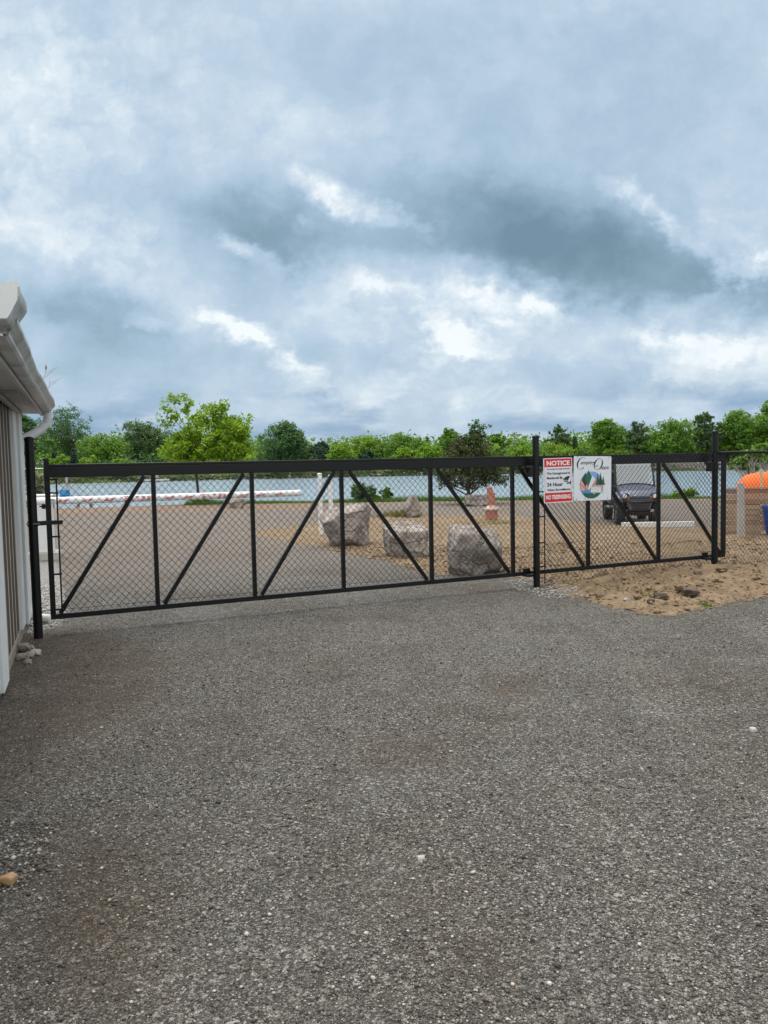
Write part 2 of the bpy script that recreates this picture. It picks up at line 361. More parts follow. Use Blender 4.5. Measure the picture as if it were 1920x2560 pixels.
def water_mat():
    mt, k, bs, out = new_mat('lake_water')
    ob = k.n('ShaderNodeTexCoord').outputs['Object']
    bs.inputs['Base Color'].default_value = (.23, .32, .39, 1); bs.inputs['Roughness'].default_value = .15
    bs.inputs['Specular IOR Level'].default_value = .5
    st = k.n('ShaderNodeMapping', ins={0: ob, 3: (.5, 1.6, 1)}).outputs[0]
    h = k.math('ADD', k.noise(st, 1.6, 5, .62), k.math('MULTIPLY', k.noise(st, .35, 3, .5), 1.2))
    b = k.n('ShaderNodeBump', ins={'Strength': 1.0, 'Distance': .30, 'Height': h}); k.nt.links.new(b.outputs[0], bs.inputs['Normal'])
    return mt
M['water'] = water_mat()

# ------------------------------------------------------------------ mesh helpers
BASE = {}
def tag(o, label=None, cat=None, group=None, kind=None):
    if label: o['label'] = label
    if cat: o['category'] = cat
    if group: o['group'] = group
    if kind: o['kind'] = kind
    return o
def link_mesh(name, me, mat, parent=None, base=None, smooth=False):
    o = bpy.data.objects.new(name, me); COL.objects.link(o)
    for mt in (mat if isinstance(mat, (list, tuple)) else [mat]): me.materials.append(mt)
    if parent is not None:
        b = BASE[parent]; o.parent = parent
    else:
        b = Vector(base) if base is not None else Vector((0, 0, 0)); o.location = b
    BASE[o] = b
    n = len(me.vertices)
    if b.length > 0 and n:
        co = np.empty(n*3); me.vertices.foreach_get('co', co)
        co = (co.reshape(-1, 3)-np.array(b)).ravel(); me.vertices.foreach_set('co', co); me.update()
    if smooth:
        me.polygons.foreach_set('use_smooth', np.ones(len(me.polygons), dtype=bool))
    return o
def thing(name, base, label, cat, group=None, local=False, rotz=0):
    o = bpy.data.objects.new(name, None); COL.objects.link(o); o.location = base
    o.empty_display_size = .2
    BASE[o] = Vector((0, 0, 0)) if local else Vector(base)
    o.rotation_euler = (0, 0, rotz)
    return tag(o, label, cat, group)
def np_mesh(name, V, F):
    V = np.asarray(V, dtype=np.float32); F = np.asarray(F, dtype=np.int32)
    me = bpy.data.meshes.new(name); n, k = F.shape
    me.vertices.add(len(V)); me.vertices.foreach_set('co', V.ravel())
    me.loops.add(n*k); me.loops.foreach_set('vertex_index', F.ravel())
    me.polygons.add(n); me.polygons.foreach_set('loop_start', np.arange(0, n*k, k, dtype=np.int32))
    me.update(calc_edges=True); return me
class MB:
    def __init__(s): s.v = []; s.f = []
    def add(s, vs, fs):
        b = len(s.v); s.v += [tuple(v) for v in vs]; s.f += [tuple(i+b for i in f) for f in fs]; return s
    def hexa(s, c):        # 8 corners: bottom 4 ccw, top 4 ccw
        return s.add(c, [(0, 3, 2, 1), (4, 5, 6, 7), (0, 1, 5, 4), (1, 2, 6, 5), (2, 3, 7, 6), (3, 0, 4, 7)])
    def box(s, c, size, ax=None):
        c = Vector(c); X, Y, Z = ax if ax else (Vector((1, 0, 0)), Vector((0, 1, 0)), Vector((0, 0, 1)))
        hx, hy, hz = size[0]/2, size[1]/2, size[2]/2
        return s.hexa([c+X*(sx*hx)+Y*(sy*hy)+Z*(sz*hz) for sz in (-1, 1) for sx, sy in ((-1, -1), (1, -1), (1, 1), (-1, 1))])
    def bar(s, p0, p1, w, d, nrm):       # rectangular bar, w in plane, d along nrm
        p0 = Vector(p0); p1 = Vector(p1); z = (p1-p0); L = z.length; z.normalize(); y = Vector(nrm).normalized(); x = y.cross(z).normalized()
        return s.box((p0+p1)/2, (w, d, L), (x, y, z))
    def tube(s, pts, rad, n=8, cap=True):
        pts = [Vector(p) for p in pts]; rad = rad if isinstance(rad, (list, tuple)) else [rad]*len(pts)
        vs = []; fs = []; px = None
        for i, p in enumerate(pts):
            a = pts[max(0, i-1)]; b = pts[min(len(pts)-1, i+1)]; t = (b-a).normalized()
            if px is None: px = t.orthogonal().normalized()
            px = (px - t*px.dot(t)).normalized(); py = t.cross(px)
            vs += [p+(px*math.cos(2*math.pi*j/n)+py*math.sin(2*math.pi*j/n))*rad[i] for j in range(n)]
        for i in range(len(pts)-1):
            for j in range(n):
                fs.append((i*n+j, i*n+(j+1) % n, (i+1)*n+(j+1) % n, (i+1)*n+j))
        if cap: fs.append(tuple(range(n-1, -1, -1))); fs.append(tuple(range((len(pts)-1)*n, len(pts)*n)))
        return s.add(vs, fs)
    def prism(s, poly, o, X, Y, Z, depth):  # 2-D polygon (ccw) on X,Y extruded along Z
        o = Vector(o); n = len(poly)
        a = [o+X*p[0]+Y*p[1] for p in poly]; b = [v+Z*depth for v in a]
        return s.add(a+b, [tuple(range(n-1, -1, -1)), tuple(range(n, 2*n))]+[(i, (i+1) % n, (i+1) % n+n, i+n) for i in range(n)])
    def build(s, name, mat, parent=None, base=None, smooth=False, bevel=0.0, seg=2):
        me = bpy.data.meshes.new(name); me.from_pydata(s.v, [], s.f); me.update()
        o = link_mesh(name, me, mat, parent, base, smooth)
        if bevel:
            bv = o.modifiers.new('bevel', 'BEVEL'); bv.width = bevel; bv.segments = seg; bv.limit_method = 'ANGLE'; bv.angle_limit = R(40)
        return o
X3, Y3, Z3 = Vector((1, 0, 0)), Vector((0, 1, 0)), Vector((0, 0, 1))
def smooth_by_angle(o, deg=40):
    bm = bmesh.new(); bm.from_mesh(o.data)
    for f in bm.faces: f.smooth = True
    for e in bm.edges:
        if len(e.link_faces) == 2 and e.calc_face_angle(0) > R(deg): e.smooth = False
    bm.to_mesh(o.data); bm.free()

# value noise for terrain and rocks
def vnoise(P, seed):
    P = np.asarray(P, dtype=np.float64); I = np.floor(P).astype(np.int64); Fr = P-I; Fr = Fr*Fr*(3-2*Fr)
    D = P.shape[1]; out = np.zeros(len(P))
    for c in range(2**D):
        h = np.full(len(P), seed*374761393, dtype=np.int64); w = np.ones(len(P))
        for d in range(D):
            b = (c >> d) & 1
            h = (h ^ ((I[:, d]+b)*[668265263, 2246822519, 3266489917][d])) * 1274126177 & 0x7fffffff
            w = w*(Fr[:, d] if b else 1-Fr[:, d])
        h = (h ^ (h >> 13))*1103515245 & 0x7fffffff
        out += w*((h >> 7) % 65536)/65535.0
    return out
def fbm(P, seed, oct=4, gain=.5):
    s = 0; a = 1; t = 0; P = np.asarray(P, float)
    for i in range(oct): s = s+a*vnoise(P*2**i, seed+i*17); t += a; a *= gain
    return s/t
def poly_sd(px, py, poly):
    P = np.array(poly, float); n = len(P); d = np.full(px.shape, 1e9); ins = np.zeros(px.shape, bool)
    for i in range(n):
        a = P[i]; b = P[(i+1) % n]; e = b-a; wx = px-a[0]; wy = py-a[1]
        t = np.clip((wx*e[0]+wy*e[1])/(e@e), 0, 1); d = np.minimum(d, np.hypot(wx-e[0]*t, wy-e[1]*t))
        c = ((a[1] > py) != (b[1] > py)) & (px < (b[0]-a[0])*(py-a[1])/(b[1]-a[1]+1e-12)+a[0]); ins ^= c
    return np.where(ins, d, -d)
sstep = lambda a, b, x: (lambda t: t*t*(3-2*t))(np.clip((x-a)/(b-a), 0, 1))

# ------------------------------------------------------------------ terrain and lake
WATER = -0.85
gp = lambda L: [(G(*p).x, G(*p).y) for p in L]
SHORE = gp([(-1400, 1330), (-300, 1285), (0, 1275), (300, 1266), (520, 1259), (700, 1256), (960, 1252.5), (1250, 1249), (1500, 1246), (1700, 1245), (1950, 1243), (2600, 1235)])
SHORE.sort(); SX = np.array([p[0] for p in SHORE]); SY = np.array([p[1] for p in SHORE])
shore_y = lambda x: np.interp(x, SX, SY)
far_y = lambda x: np.interp(x, [-120, -60, -20, 40, 80, 140], [128, 140, 150, 152, 140, 120])
DIRT = gp([(600, 1333), (700, 1318), (800, 1307), (1000, 1290), (1250, 1286), (1420, 1300), (1560, 1316), (1750, 1319), (1950, 1322)]) + [(14, 15), (14, 9.6)] + \
       gp([(1990, 1470), (1920, 1492), (1790, 1517), (1690, 1540), (1600, 1535), (1470, 1502), (1380, 1478), (1348, 1450), (1250, 1443), (1125, 1441), (1072, 1432), (964, 1404), (845, 1379), (740, 1357)])
VERGE = gp([(1380, 1470), (1470, 1500), (1600, 1533), (1690, 1537), (1790, 1513), (1920, 1488), (2000, 1400), (1750, 1400), (1420, 1440)])
PALE = gp([(85, 1405), (125, 1408), (133, 1470), (142, 1540), (120, 1565), (80, 1580)])
PALE2 = gp([(1285, 1456), (1345, 1448), (1420, 1476), (1450, 1490), (1380, 1492), (1320, 1476)])
BROWNS = [gp([(0, 1590), (200, 1570), (420, 1640), (380, 1760), (150, 1850), (0, 1980)]), gp([(930, 1860), (1080, 1855), (1090, 1900), (960, 1915)]),
          gp([(130, 2080), (260, 2060), (420, 2200), (300, 2500), (60, 2420)]), gp([(1240, 1690), (1330, 1700), (1300, 1740), (1240, 1730)])]
GATE_T = None
pA = G(92.5, 1595); pB = G(1343, 1468)
T = (pB-pA); T.z = 0; T.normalize(); NB = Vector((-T.y, T.x, 0))      # along the gate, and away from the camera
def ground_h(x, y):
    x = np.asarray(x, float); y = np.asarray(y, float)
    sy = shore_y(x); fy = far_y(x)
    P = np.stack([x, y], -1).reshape(-1, 2)
    h = ((fbm(P*.35, 5, 3)-.5)*.05).reshape(x.shape)*sstep(9, 16, y)
    h = h + ((fbm(P*1.3, 6, 3)-.5)*.016).reshape(x.shape)
    d = poly_sd(x, y, DIRT); dm = sstep(-.05, .5, d)
    h = h + dm*(.015+((fbm(P*2.6, 9, 5, .6)-.42)*.17).reshape(x.shape)*np.where(y < 12, 1.0, .7))
    rdg = 1-np.abs(fbm(P*5.5, 21, 4, .55)*2-1); h = h + dm*((rdg-.72)*.11+(fbm(P*13, 23, 3)-.5)*.05).reshape(x.shape)*np.where(y < 13.5, 1, .5)
    v = poly_sd(x, y, VERGE); h = h + sstep(-.1, .9, v)*.035
    bank = sstep(0, 1.5, y-sy)*1.5
    rise = sstep(-1.5, 4, y-fy)*2.6 + sstep(4, 60, y-fy)*1.2
    return h-bank+rise
def ground():
    xs = np.concatenate([np.linspace(-400, -40, 19), np.linspace(-38, -9, 30), np.arange(-8, 1.4, .11), np.arange(1.4, 8.2, .05), np.arange(8.2, 14.01, .11), np.linspace(15, 40, 26), np.linspace(45, 400, 20)])
    ys = np.concatenate([np.linspace(-60, 0, 13), np.arange(.5, 8.0, .11), np.arange(8.0, 13, .05), np.arange(13, 24, .2), np.arange(24, 42, .3), np.linspace(43, 115, 13), np.arange(117, 165, 1.5), np.linspace(170, 900, 25)])
    Xg, Yg = np.meshgrid(xs, ys); H = ground_h(Xg, Yg)
    nx, ny = len(xs), len(ys)
    V = np.stack([Xg, Yg, H], -1).reshape(-1, 3)
    i = np.arange(nx-1)[None, :]+nx*np.arange(ny-1)[:, None]; i = i.ravel()
    F = np.stack([i, i+1, i+nx+1, i+nx], -1)
    me = np_mesh('ground', V, F)
    x, y = V[:, 0], V[:, 1]
    sy = shore_y(x)
    def attr(n, val):
        a = me.attributes.new(n, 'FLOAT', 'POINT'); a.data.foreach_set('value', np.asarray(val, np.float32))
    attr('dirt', sstep(-.35, .35, poly_sd(x, y, DIRT)))
    attr('grass', np.maximum(sstep(-.8, -.1, y-sy)*sstep(-11, -8.5, x), sstep(100, 118, y)))
    attr('strip', sstep(-7.5, -4.5, y-sy)*sstep(.3, -.5, y-sy)*np.where(x < -2.5, .85, .5))
    lat = (x-pA.x)*NB.x+(y-pA.y)*NB.y
    attr('yard', sstep(.5, 7, lat))
    attr('pale', np.maximum(sstep(-.32, .05, poly_sd(x, y, PALE)), sstep(-.1, .2, poly_sd(x, y, PALE2))*.42))
    b = np.zeros(len(x))
    for p in BROWNS: b = np.maximum(b, sstep(-.35, .25, poly_sd(x, y, p)))
    attr('brown', b)
    o = link_mesh('ground', me, M['ground'], smooth=True); tag(o, kind='structure')
    w = MB(); w.add([(-420, 20, WATER), (420, 20, WATER), (420, 175, WATER), (-420, 175, WATER)], [(0, 1, 2, 3)])
    tag(w.build('water', M['water']), kind='structure')
ground()

# ------------------------------------------------------------------ loose gravel (stuff)
def scatter_stones(name, pts, sizes, mat, seed, label=None, group=None, sink=.35):
    rg = np.random.default_rng(seed); n = len(pts)
    ico = np.array([(0, 0, 1), (.9, 0, .25), (.2, .85, .3), (-.75, .5, .2), (-.7, -.55, .3), (.3, -.85, .2), (.1, .1, -.7)], float)
    tri = [(0, 1, 2), (0, 2, 3), (0, 3, 4), (0, 4, 5), (0, 5, 1), (6, 2, 1), (6, 3, 2), (6, 4, 3), (6, 5, 4), (6, 1, 5)]
    sh = ico[None]*(1+rg.uniform(-.3, .3, (n, 7, 3)))
    asp = np.stack([rg.uniform(.8, 1.25, n), rg.uniform(.6, 1.0, n), rg.uniform(.4, .75, n)], -1)
    sh = sh*asp[:, None]*sizes[:, None, None]
    a = rg.uniform(0, 2*np.pi, n); ca, sa = np.cos(a)[:, None], np.sin(a)[:, None]
    x = sh[..., 0]*ca-sh[..., 1]*sa; y = sh[..., 0]*sa+sh[..., 1]*ca
    z = sh[..., 2]+(asp[:, 2]*sizes*sink)[:, None]
    V = np.stack([x+pts[:, 0, None], y+pts[:, 1, None], z+pts[:, 2, None]], -1).reshape(-1, 3)
    F = (np.array(tri)[None]+7*np.arange(n)[:, None, None]).reshape(-1, 3)
    return link_mesh(name, np_mesh(name, V, F), mat)
def gravel():
    rg = np.random.default_rng(3)
    def pix_points(n, x0, x1, y0, y1):
        px = rg.uniform(x0, x1, n); py = rg.uniform(y0, y1, n)
        d = np.array(_f)[None]+np.array(_r)[None]*((px-960)/FPX)[:, None]-np.array(_u)[None]*((py-1280)/FPX)[:, None]
        t = -EYE/d[:, 2]; return (d*t[:, None])[:, :2]
    # even ground density, falling off with distance from the camera position
    n = 860000
    P = np.stack([rg.uniform(-4.6, 5.6, n), rg.uniform(1.9, 10.8, n)], -1)
    keep = rg.uniform(0, 1, n) < np.clip(1.12-(P[:, 1]-2)/9.5, .16, 1)
    keep &= np.abs(P[:, 0]) < P[:, 1]*.60+.5
    keep &= poly_sd(P[:, 0], P[:, 1], DIRT) < rg.exponential(.13, n)-.12+(fbm(P*3, 44, 3)-.5)*.6
    bw = np.zeros(n)
    for p_ in BROWNS: bw = np.maximum(bw, sstep(-.35, .25, poly_sd(P[:, 0], P[:, 1], p_)))
    keep &= rg.uniform(0, 1, n) > bw*.6
    keep &= fbm(P*1.7, 40, 4) > rg.uniform(.12, .58, n)
    # outside the building
    P = P[keep]
    far = gp([(76, 1560)])[0]; wn = np.array([.935, .353])
    P = P[(P[:, 0]-far[0])*wn[0]+(P[:, 1]-far[1])*wn[1] > .03]
    s = rg.lognormal(math.log(.0037), .44, len(P)).clip(.0024, .0145)
    co = poly_sd(P[:, 0], P[:, 1], gp([(0, 2060), (130, 2050), (130, 2180), (60, 2230), (-100, 2250), (-100, 2080)]))
    s = s*np.where(co > 0, 1.6, 1.0)
    h = ground_h(P[:, 0], P[:, 1]); P3 = np.concatenate([P, h[:, None]], 1)
    o = scatter_stones('gravel', P3, s, M['stone'], 8)
    tag(o, 'loose grey crushed stone spread over the drive', 'gravel', kind='stuff')
    # soil crumbs on the dirt
    n = 60000
    P = np.stack([rg.uniform(-2, 9.5, n), rg.uniform(8, 15.5, n)], -1); d = poly_sd(P[:, 0], P[:, 1], DIRT)
    P = P[(d > -.05) & (fbm(P*1.4, 60, 4) > rg.uniform(.25, .75, n))]
    s = rg.lognormal(math.log(.010), .62, len(P)).clip(.004, .055)
    P3 = np.concatenate([P, ground_h(P[:, 0], P[:, 1])[:, None]], 1)
    o = scatter_stones('soil_crumbs', P3, s, M['crumb'], 9, sink=.2)
    tag(o, 'crumbs of brown earth lying over the bare soil', 'soil', kind='stuff')
    # crushed stone by the wall beyond the post and round the roller post
    n = 9000
    P = np.stack([rg.uniform(-5, 5, n*12), rg.uniform(7, 13, n*12)], -1)
    d = np.maximum(poly_sd(P[:, 0], P[:, 1], PALE), poly_sd(P[:, 0], P[:, 1], PALE2)); P = P[d > -.12]; P = P[(P[:, 0] < 0) | (rg.uniform(0, 1, len(P)) < .30)]
    s = rg.lognormal(math.log(.014), .35, len(P))
    P3 = np.concatenate([P, ground_h(P[:, 0], P[:, 1])[:, None]], 1)
    o = scatter_stones('crushed_stone', P3, s, M['palerock'], 10)
    tag(o, 'pale grey crushed stone heaped along the building and round the roller post', 'gravel', kind='stuff')
gravel()

def rock(name, label, cat, c, size, mat, seed, group=None, facets=11, rot=0, shape=None, rough=.08, sub=5, dent=None):
    """angular quarried boulder: a ball cut by random planes, then roughened"""
    rg = np.random.default_rng(seed)
    bm = bmesh.new(); bmesh.ops.create_icosphere(bm, subdivisions=sub, radius=1.0)
    V = np.array([v.co[:] for v in bm.verts])
    if shape is None:
        N = rg.normal(size=(facets, 3)); N /= np.linalg.norm(N, axis=1)[:, None]; Dn = rg.uniform(.62, .85, facets)
        N = np.concatenate([N, np.eye(3), -np.eye(3)]); Dn = np.concatenate([Dn, np.full(6, .78)])
    else:
        N = np.array([s[:3] for s in shape], float); Dn = np.array([s[3] for s in shape], float)/np.linalg.norm(N, axis=1); N /= np.linalg.norm(N, axis=1)[:, None]
        ch = rg.normal(size=(16, 3)); ch /= np.linalg.norm(ch, axis=1)[:, None]
        with np.errstate(divide='ignore'):
            supp = np.array([np.where(N@c_ > .05, Dn/np.maximum(N@c_, .05), 9).min() for c_ in ch])
        N = np.concatenate([N, ch]); Dn = np.concatenate([Dn, supp*rg.uniform(.88, 1.0, 16)])
    dots = V@N.T
    with np.errstate(divide='ignore'):
        rr = np.where(dots > 1e-3, Dn[None]/np.maximum(dots, 1e-3), 1e3)
    r = rr.min(1)
    V2 = V*np.minimum(r, 1.75)[:, None]
    if dent: V2 = V2*(1-dent[3]*np.exp(-(((V-np.array(dent[:3])/np.linalg.norm(dent[:3]))/dent[4])**2).sum(1)))[:, None]
    nn = (fbm(V2*2.2+seed, seed, 5, .6)-.5)*2; n2 = (fbm(V2*6+seed*2, seed+3, 4, .6)-.5)*2
    V2 = V2*(1+rough*nn+rough*.55*n2)[:, None]
    V2 = V2*np.array(size)[None]/2
    ca, sa = math.cos(rot), math.sin(rot)
    V2 = np.stack([V2[:, 0]*ca-V2[:, 1]*sa, V2[:, 0]*sa+V2[:, 1]*ca, V2[:, 2]], -1)
    V2[:, 2] -= np.percentile(V2[:, 2], 2)
    for v, co in zip(bm.verts, V2): v.co = co
    for f in bm.faces: f.smooth = True
    for e in bm.edges:
        if e.calc_face_angle(0) > R(20): e.smooth = False
    me = bpy.data.meshes.new(name); bm.to_mesh(me); bm.free()
    o = bpy.data.objects.new(name, me); COL.objects.link(o); me.materials.append(mat)
    o.location = (c[0], c[1], float(ground_h(c[0], c[1]))+ (c[2] if len(c) > 2 else 0))
    BASE[o] = Vector(o.location); return tag(o, label, cat, group)

# ------------------------------------------------------------------ building on the left
WD = Vector((-.357, .934, 0)).normalized(); WO = Vector((WD.y, -WD.x, 0))   # along wall (away), outward
FC = G(76, 1562)
def BP(s, o, h): return FC - WD*s + WO*o + Z3*h        # s towards the camera
def building():
    b = thing('building', BP(3, 0, 0), 'low building with taupe ribbed siding, white trim and a dented white gutter', 'building')
    EH = 2.34
    wl = MB(); wl.hexa([BP(7.2, -.09, .10), BP(0, -.09, .10), BP(0, -4, .10), BP(7.2, -4, .10), BP(7.2, -.09, EH), BP(0, -.09, EH), BP(0, -4, EH), BP(7.2, -4, EH)])
    wl.build('wall', M['whitetrim'], b)
    sd = MB(); s = .78
    while s < 2.62:
        w = .30
        sd.hexa([BP(s+w, -.088, .08), BP(s, -.088, .08), BP(s, -.05, .08), BP(s+w, -.05, .08), BP(s+w, -.088, EH), BP(s, -.088, EH), BP(s, -.05, EH), BP(s+w, -.05, EH)])
        s += .31
    sdo = sd.build('siding', M['taupe'], b, bevel=.004)
    rb = MB()
    for i in range(7):
        s = .772+.31*i
        rb.prism([(-.024, 0), (.024, 0), (.014, .0042), (-.014, .0042)], BP(s, -.0505, .081), -WD, WO, Z3, EH-.09)
    rb.build('siding_rib', M['taupelight'], sdo)
    # corner and door trims
    for (s0, s1, o1, z0) in ((-.02, .36, .012, .08), (.375, .755, -.015, .09), (2.66, 3.05, .01, .06), (3.065, 6.0, -.012, .10)):
        t = MB(); t.hexa([BP(s1, -.092, z0), BP(s0, -.092, z0), BP(s0, o1, z0), BP(s1, o1, z0), BP(s1, -.092, EH-.02), BP(s0, -.092, EH-.02), BP(s0, o1, EH-.02), BP(s1, o1, EH-.02)])
        t.build('trim_board', M['whitetrim'], b, bevel=.005)
    sk = MB(); sk.hexa([BP(7.2, -.30, -.05), BP(-.01, -.30, -.05), BP(-.01, -.035, -.05), BP(7.2, -.035, -.05), BP(7.2, -.30, .098), BP(-.01, -.30, .098), BP(-.01, -.035, .098), BP(7.2, -.035, .098)])
    sk.build('skirt_board', M['oldwood'], b)
    # wall head mould
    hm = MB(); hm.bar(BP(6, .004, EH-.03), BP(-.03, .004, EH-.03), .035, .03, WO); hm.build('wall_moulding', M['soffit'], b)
    S0, S1 = -.42, 5.42
    OV = .21
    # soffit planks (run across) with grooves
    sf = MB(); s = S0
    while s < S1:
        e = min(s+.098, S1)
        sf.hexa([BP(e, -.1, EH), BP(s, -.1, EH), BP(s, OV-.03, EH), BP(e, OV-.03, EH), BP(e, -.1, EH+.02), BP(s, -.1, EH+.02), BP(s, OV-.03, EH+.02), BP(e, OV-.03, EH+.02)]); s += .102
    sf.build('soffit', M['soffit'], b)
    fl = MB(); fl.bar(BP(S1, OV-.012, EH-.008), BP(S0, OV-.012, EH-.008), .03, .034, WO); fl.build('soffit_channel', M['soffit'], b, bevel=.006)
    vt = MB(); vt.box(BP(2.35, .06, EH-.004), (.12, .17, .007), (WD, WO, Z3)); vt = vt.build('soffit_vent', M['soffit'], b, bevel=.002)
    vs = MB(); vs.box(BP(2.30, .06, EH-.008), (.014, .16, .002), (WD, WO, Z3)); vs.build('vent_slot', M['utvdark'], vt)
    fa = MB(); fa.hexa([BP(S1, OV-.02, EH+.021), BP(S0, OV-.02, EH+.021), BP(S0, OV, EH+.021), BP(S1, OV, EH+.021), BP(S1, OV-.02, EH+.16), BP(S0, OV-.02, EH+.16), BP(S0, OV, EH+.16), BP(S1, OV, EH+.16)])
    fa.build('fascia', M['whitetrim'], b)
    # gutter: K profile swept along the eave with dents
    rg = random.Random(4)
    prof = [(0, .0), (.075, .0), (.088, .012), (.090, .030), (.118, .060), (.128, .072), (.128, .098), (.118, .098), (.118, .078), (.08, .04), (.076, .012), (.006, .012), (.006, .10), (0, .10)]
    def sweep(mb, s0, s1, n, sag=0.0, dent=1.0, dz=0.0, do=0.0, hs=1.0):
        vs = []; fs = []; m_ = len(prof)
        for i in range(n+1):
            s = s0+(s1-s0)*i/n
            dn = dent*(.008*math.sin(s*1.3+.6)+.0035*math.sin(s*3.1+1.1)+.0012*math.sin(s*8+.3))
            for (o, h) in prof:
                k_ = max(0, (o-.06)/.07); kz = k_*dent*(.006*math.sin(s*1.4+2)+.0025*math.sin(s*3.7+.4))
                vs.append(BP(s, OV+.004+do+o+dn*k_, EH+.012+dz+h*hs+kz+sag*(i/n)**2))
        for i in range(n):
            for j in range(m_):
                fs.append((i*m_+j, i*m_+(j+1) % m_, (i+1)*m_+(j+1) % m_, (i+1)*m_+j))
        fs.append(tuple(range(m_))); fs.append(tuple(range(n*m_+m_-1, n*m_-1, -1))); mb.add(vs, fs)
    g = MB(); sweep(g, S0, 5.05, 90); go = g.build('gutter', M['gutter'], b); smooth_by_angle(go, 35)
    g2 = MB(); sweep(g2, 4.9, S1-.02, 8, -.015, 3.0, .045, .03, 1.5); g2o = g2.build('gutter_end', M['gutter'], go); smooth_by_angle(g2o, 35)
    ec = MB(); ec.prism([(0, .045), (.12, .055), (.135, .08), (.165, .14), (.170, .218), (.165, .238), (.15, .214), (0, .205)], BP(S1+.002, OV, EH-.01), WO, Z3, -WD, .006); ec.build('gutter_cap', M['whitetrim'], go)
    # roof slab
    rf = MB(); sl = .42
    def RP(s, o, t): return BP(s, o, EH+.235+(OV-o)*sl+t)
    rf.hexa([RP(S1+.12, OV+.03, 0), RP(S0-.05, OV+.03, 0), RP(S0-.05, -3.4, 0), RP(S1+.12, -3.4, 0), RP(S1+.12, OV+.03, .03), RP(S0-.05, OV+.03, .03), RP(S0-.05, -3.4, .03), RP(S1+.12, -3.4, .03)])
    rf.build('roof', M['shingle'], b)
    for s in (0,):
        gw = MB(); gw.prism([(-.09, 0), (-2, .8), (-4, 0)], BP(s, 0, EH+.02), WO, Z3, WD, -.02 if s else .02); gw.build('gable', M['whitetrim'], b)
    # downspout: elbow from gutter back to wall, down the corner, outlet shoe
    pts = [BP(-.30, OV+.05, EH+.02), BP(-.30, OV+.05, EH-.06), BP(-.29, OV+.035, EH-.12), BP(-.25, OV-.03, EH-.19), BP(-.18, OV-.12, EH-.25), BP(-.10, OV-.20, EH-.30), BP(-.07, OV-.235, EH-.36), BP(-.065, OV-.24, EH-.45), BP(-.065, OV-.24, 1.0), BP(-.065, OV-.24, .16), BP(-.04, OV-.20, .09), BP(-.02, OV-.09, .06), BP(.0, OV-.01, .05)]
    # ribbed elbow: resample and ripple radius
    fine = []; rad = []
    for i in range(len(pts)-1):
        n = 10 if i < 7 or i > 8 else 2
        for j in range(n):
            fine.append(pts[i].lerp(pts[i+1], j/n)); rad.append(.044+(.005 if (j % 2 and n > 2) else 0))
    fine.append(pts[-1]); rad.append(.044)
    for it in range(3):
        fine = [fine[0]]+[(fine[i-1]+fine[i]*2+fine[i+1])/4 for i in range(1, len(fine)-1)]+[fine[-1]]
    d = MB(); d.tube(fine, rad, 12); do = d.build('downspout', M['whitetrim'], b, smooth=True)
    # twigs sprouting from the gutter
    for i, (s, lb) in enumerate(((2.2, 'thin dry seedling with a bud sticking out of the gutter'), (1.35, 'small forked twig sticking out of the gutter farther along'))):
        t = MB(); p = BP(s, OV+.12, EH+.09)
        t.tube([p, p+WO*.02+Z3*.06, p+WO*.03+Z3*.11], [.0025, .002, .0012], 5)
        if i == 0: t.tube([p+WO*.03+Z3*.10, p+WO*.031+Z3*.125, p+WO*.032+Z3*.15], [.003, .011, .002], 6)
        for a_ in range(3):
            q = p+WO*.02+Z3*(.04+.02*a_); t.tube([q, q+WO*(.06+.02*a_)+WD*(.03*(a_-1))+Z3*.05], [.0016, .001], 4)
        tag(t.build('seedling', M['oldwood'], base=p), lb, 'seedling')
building()

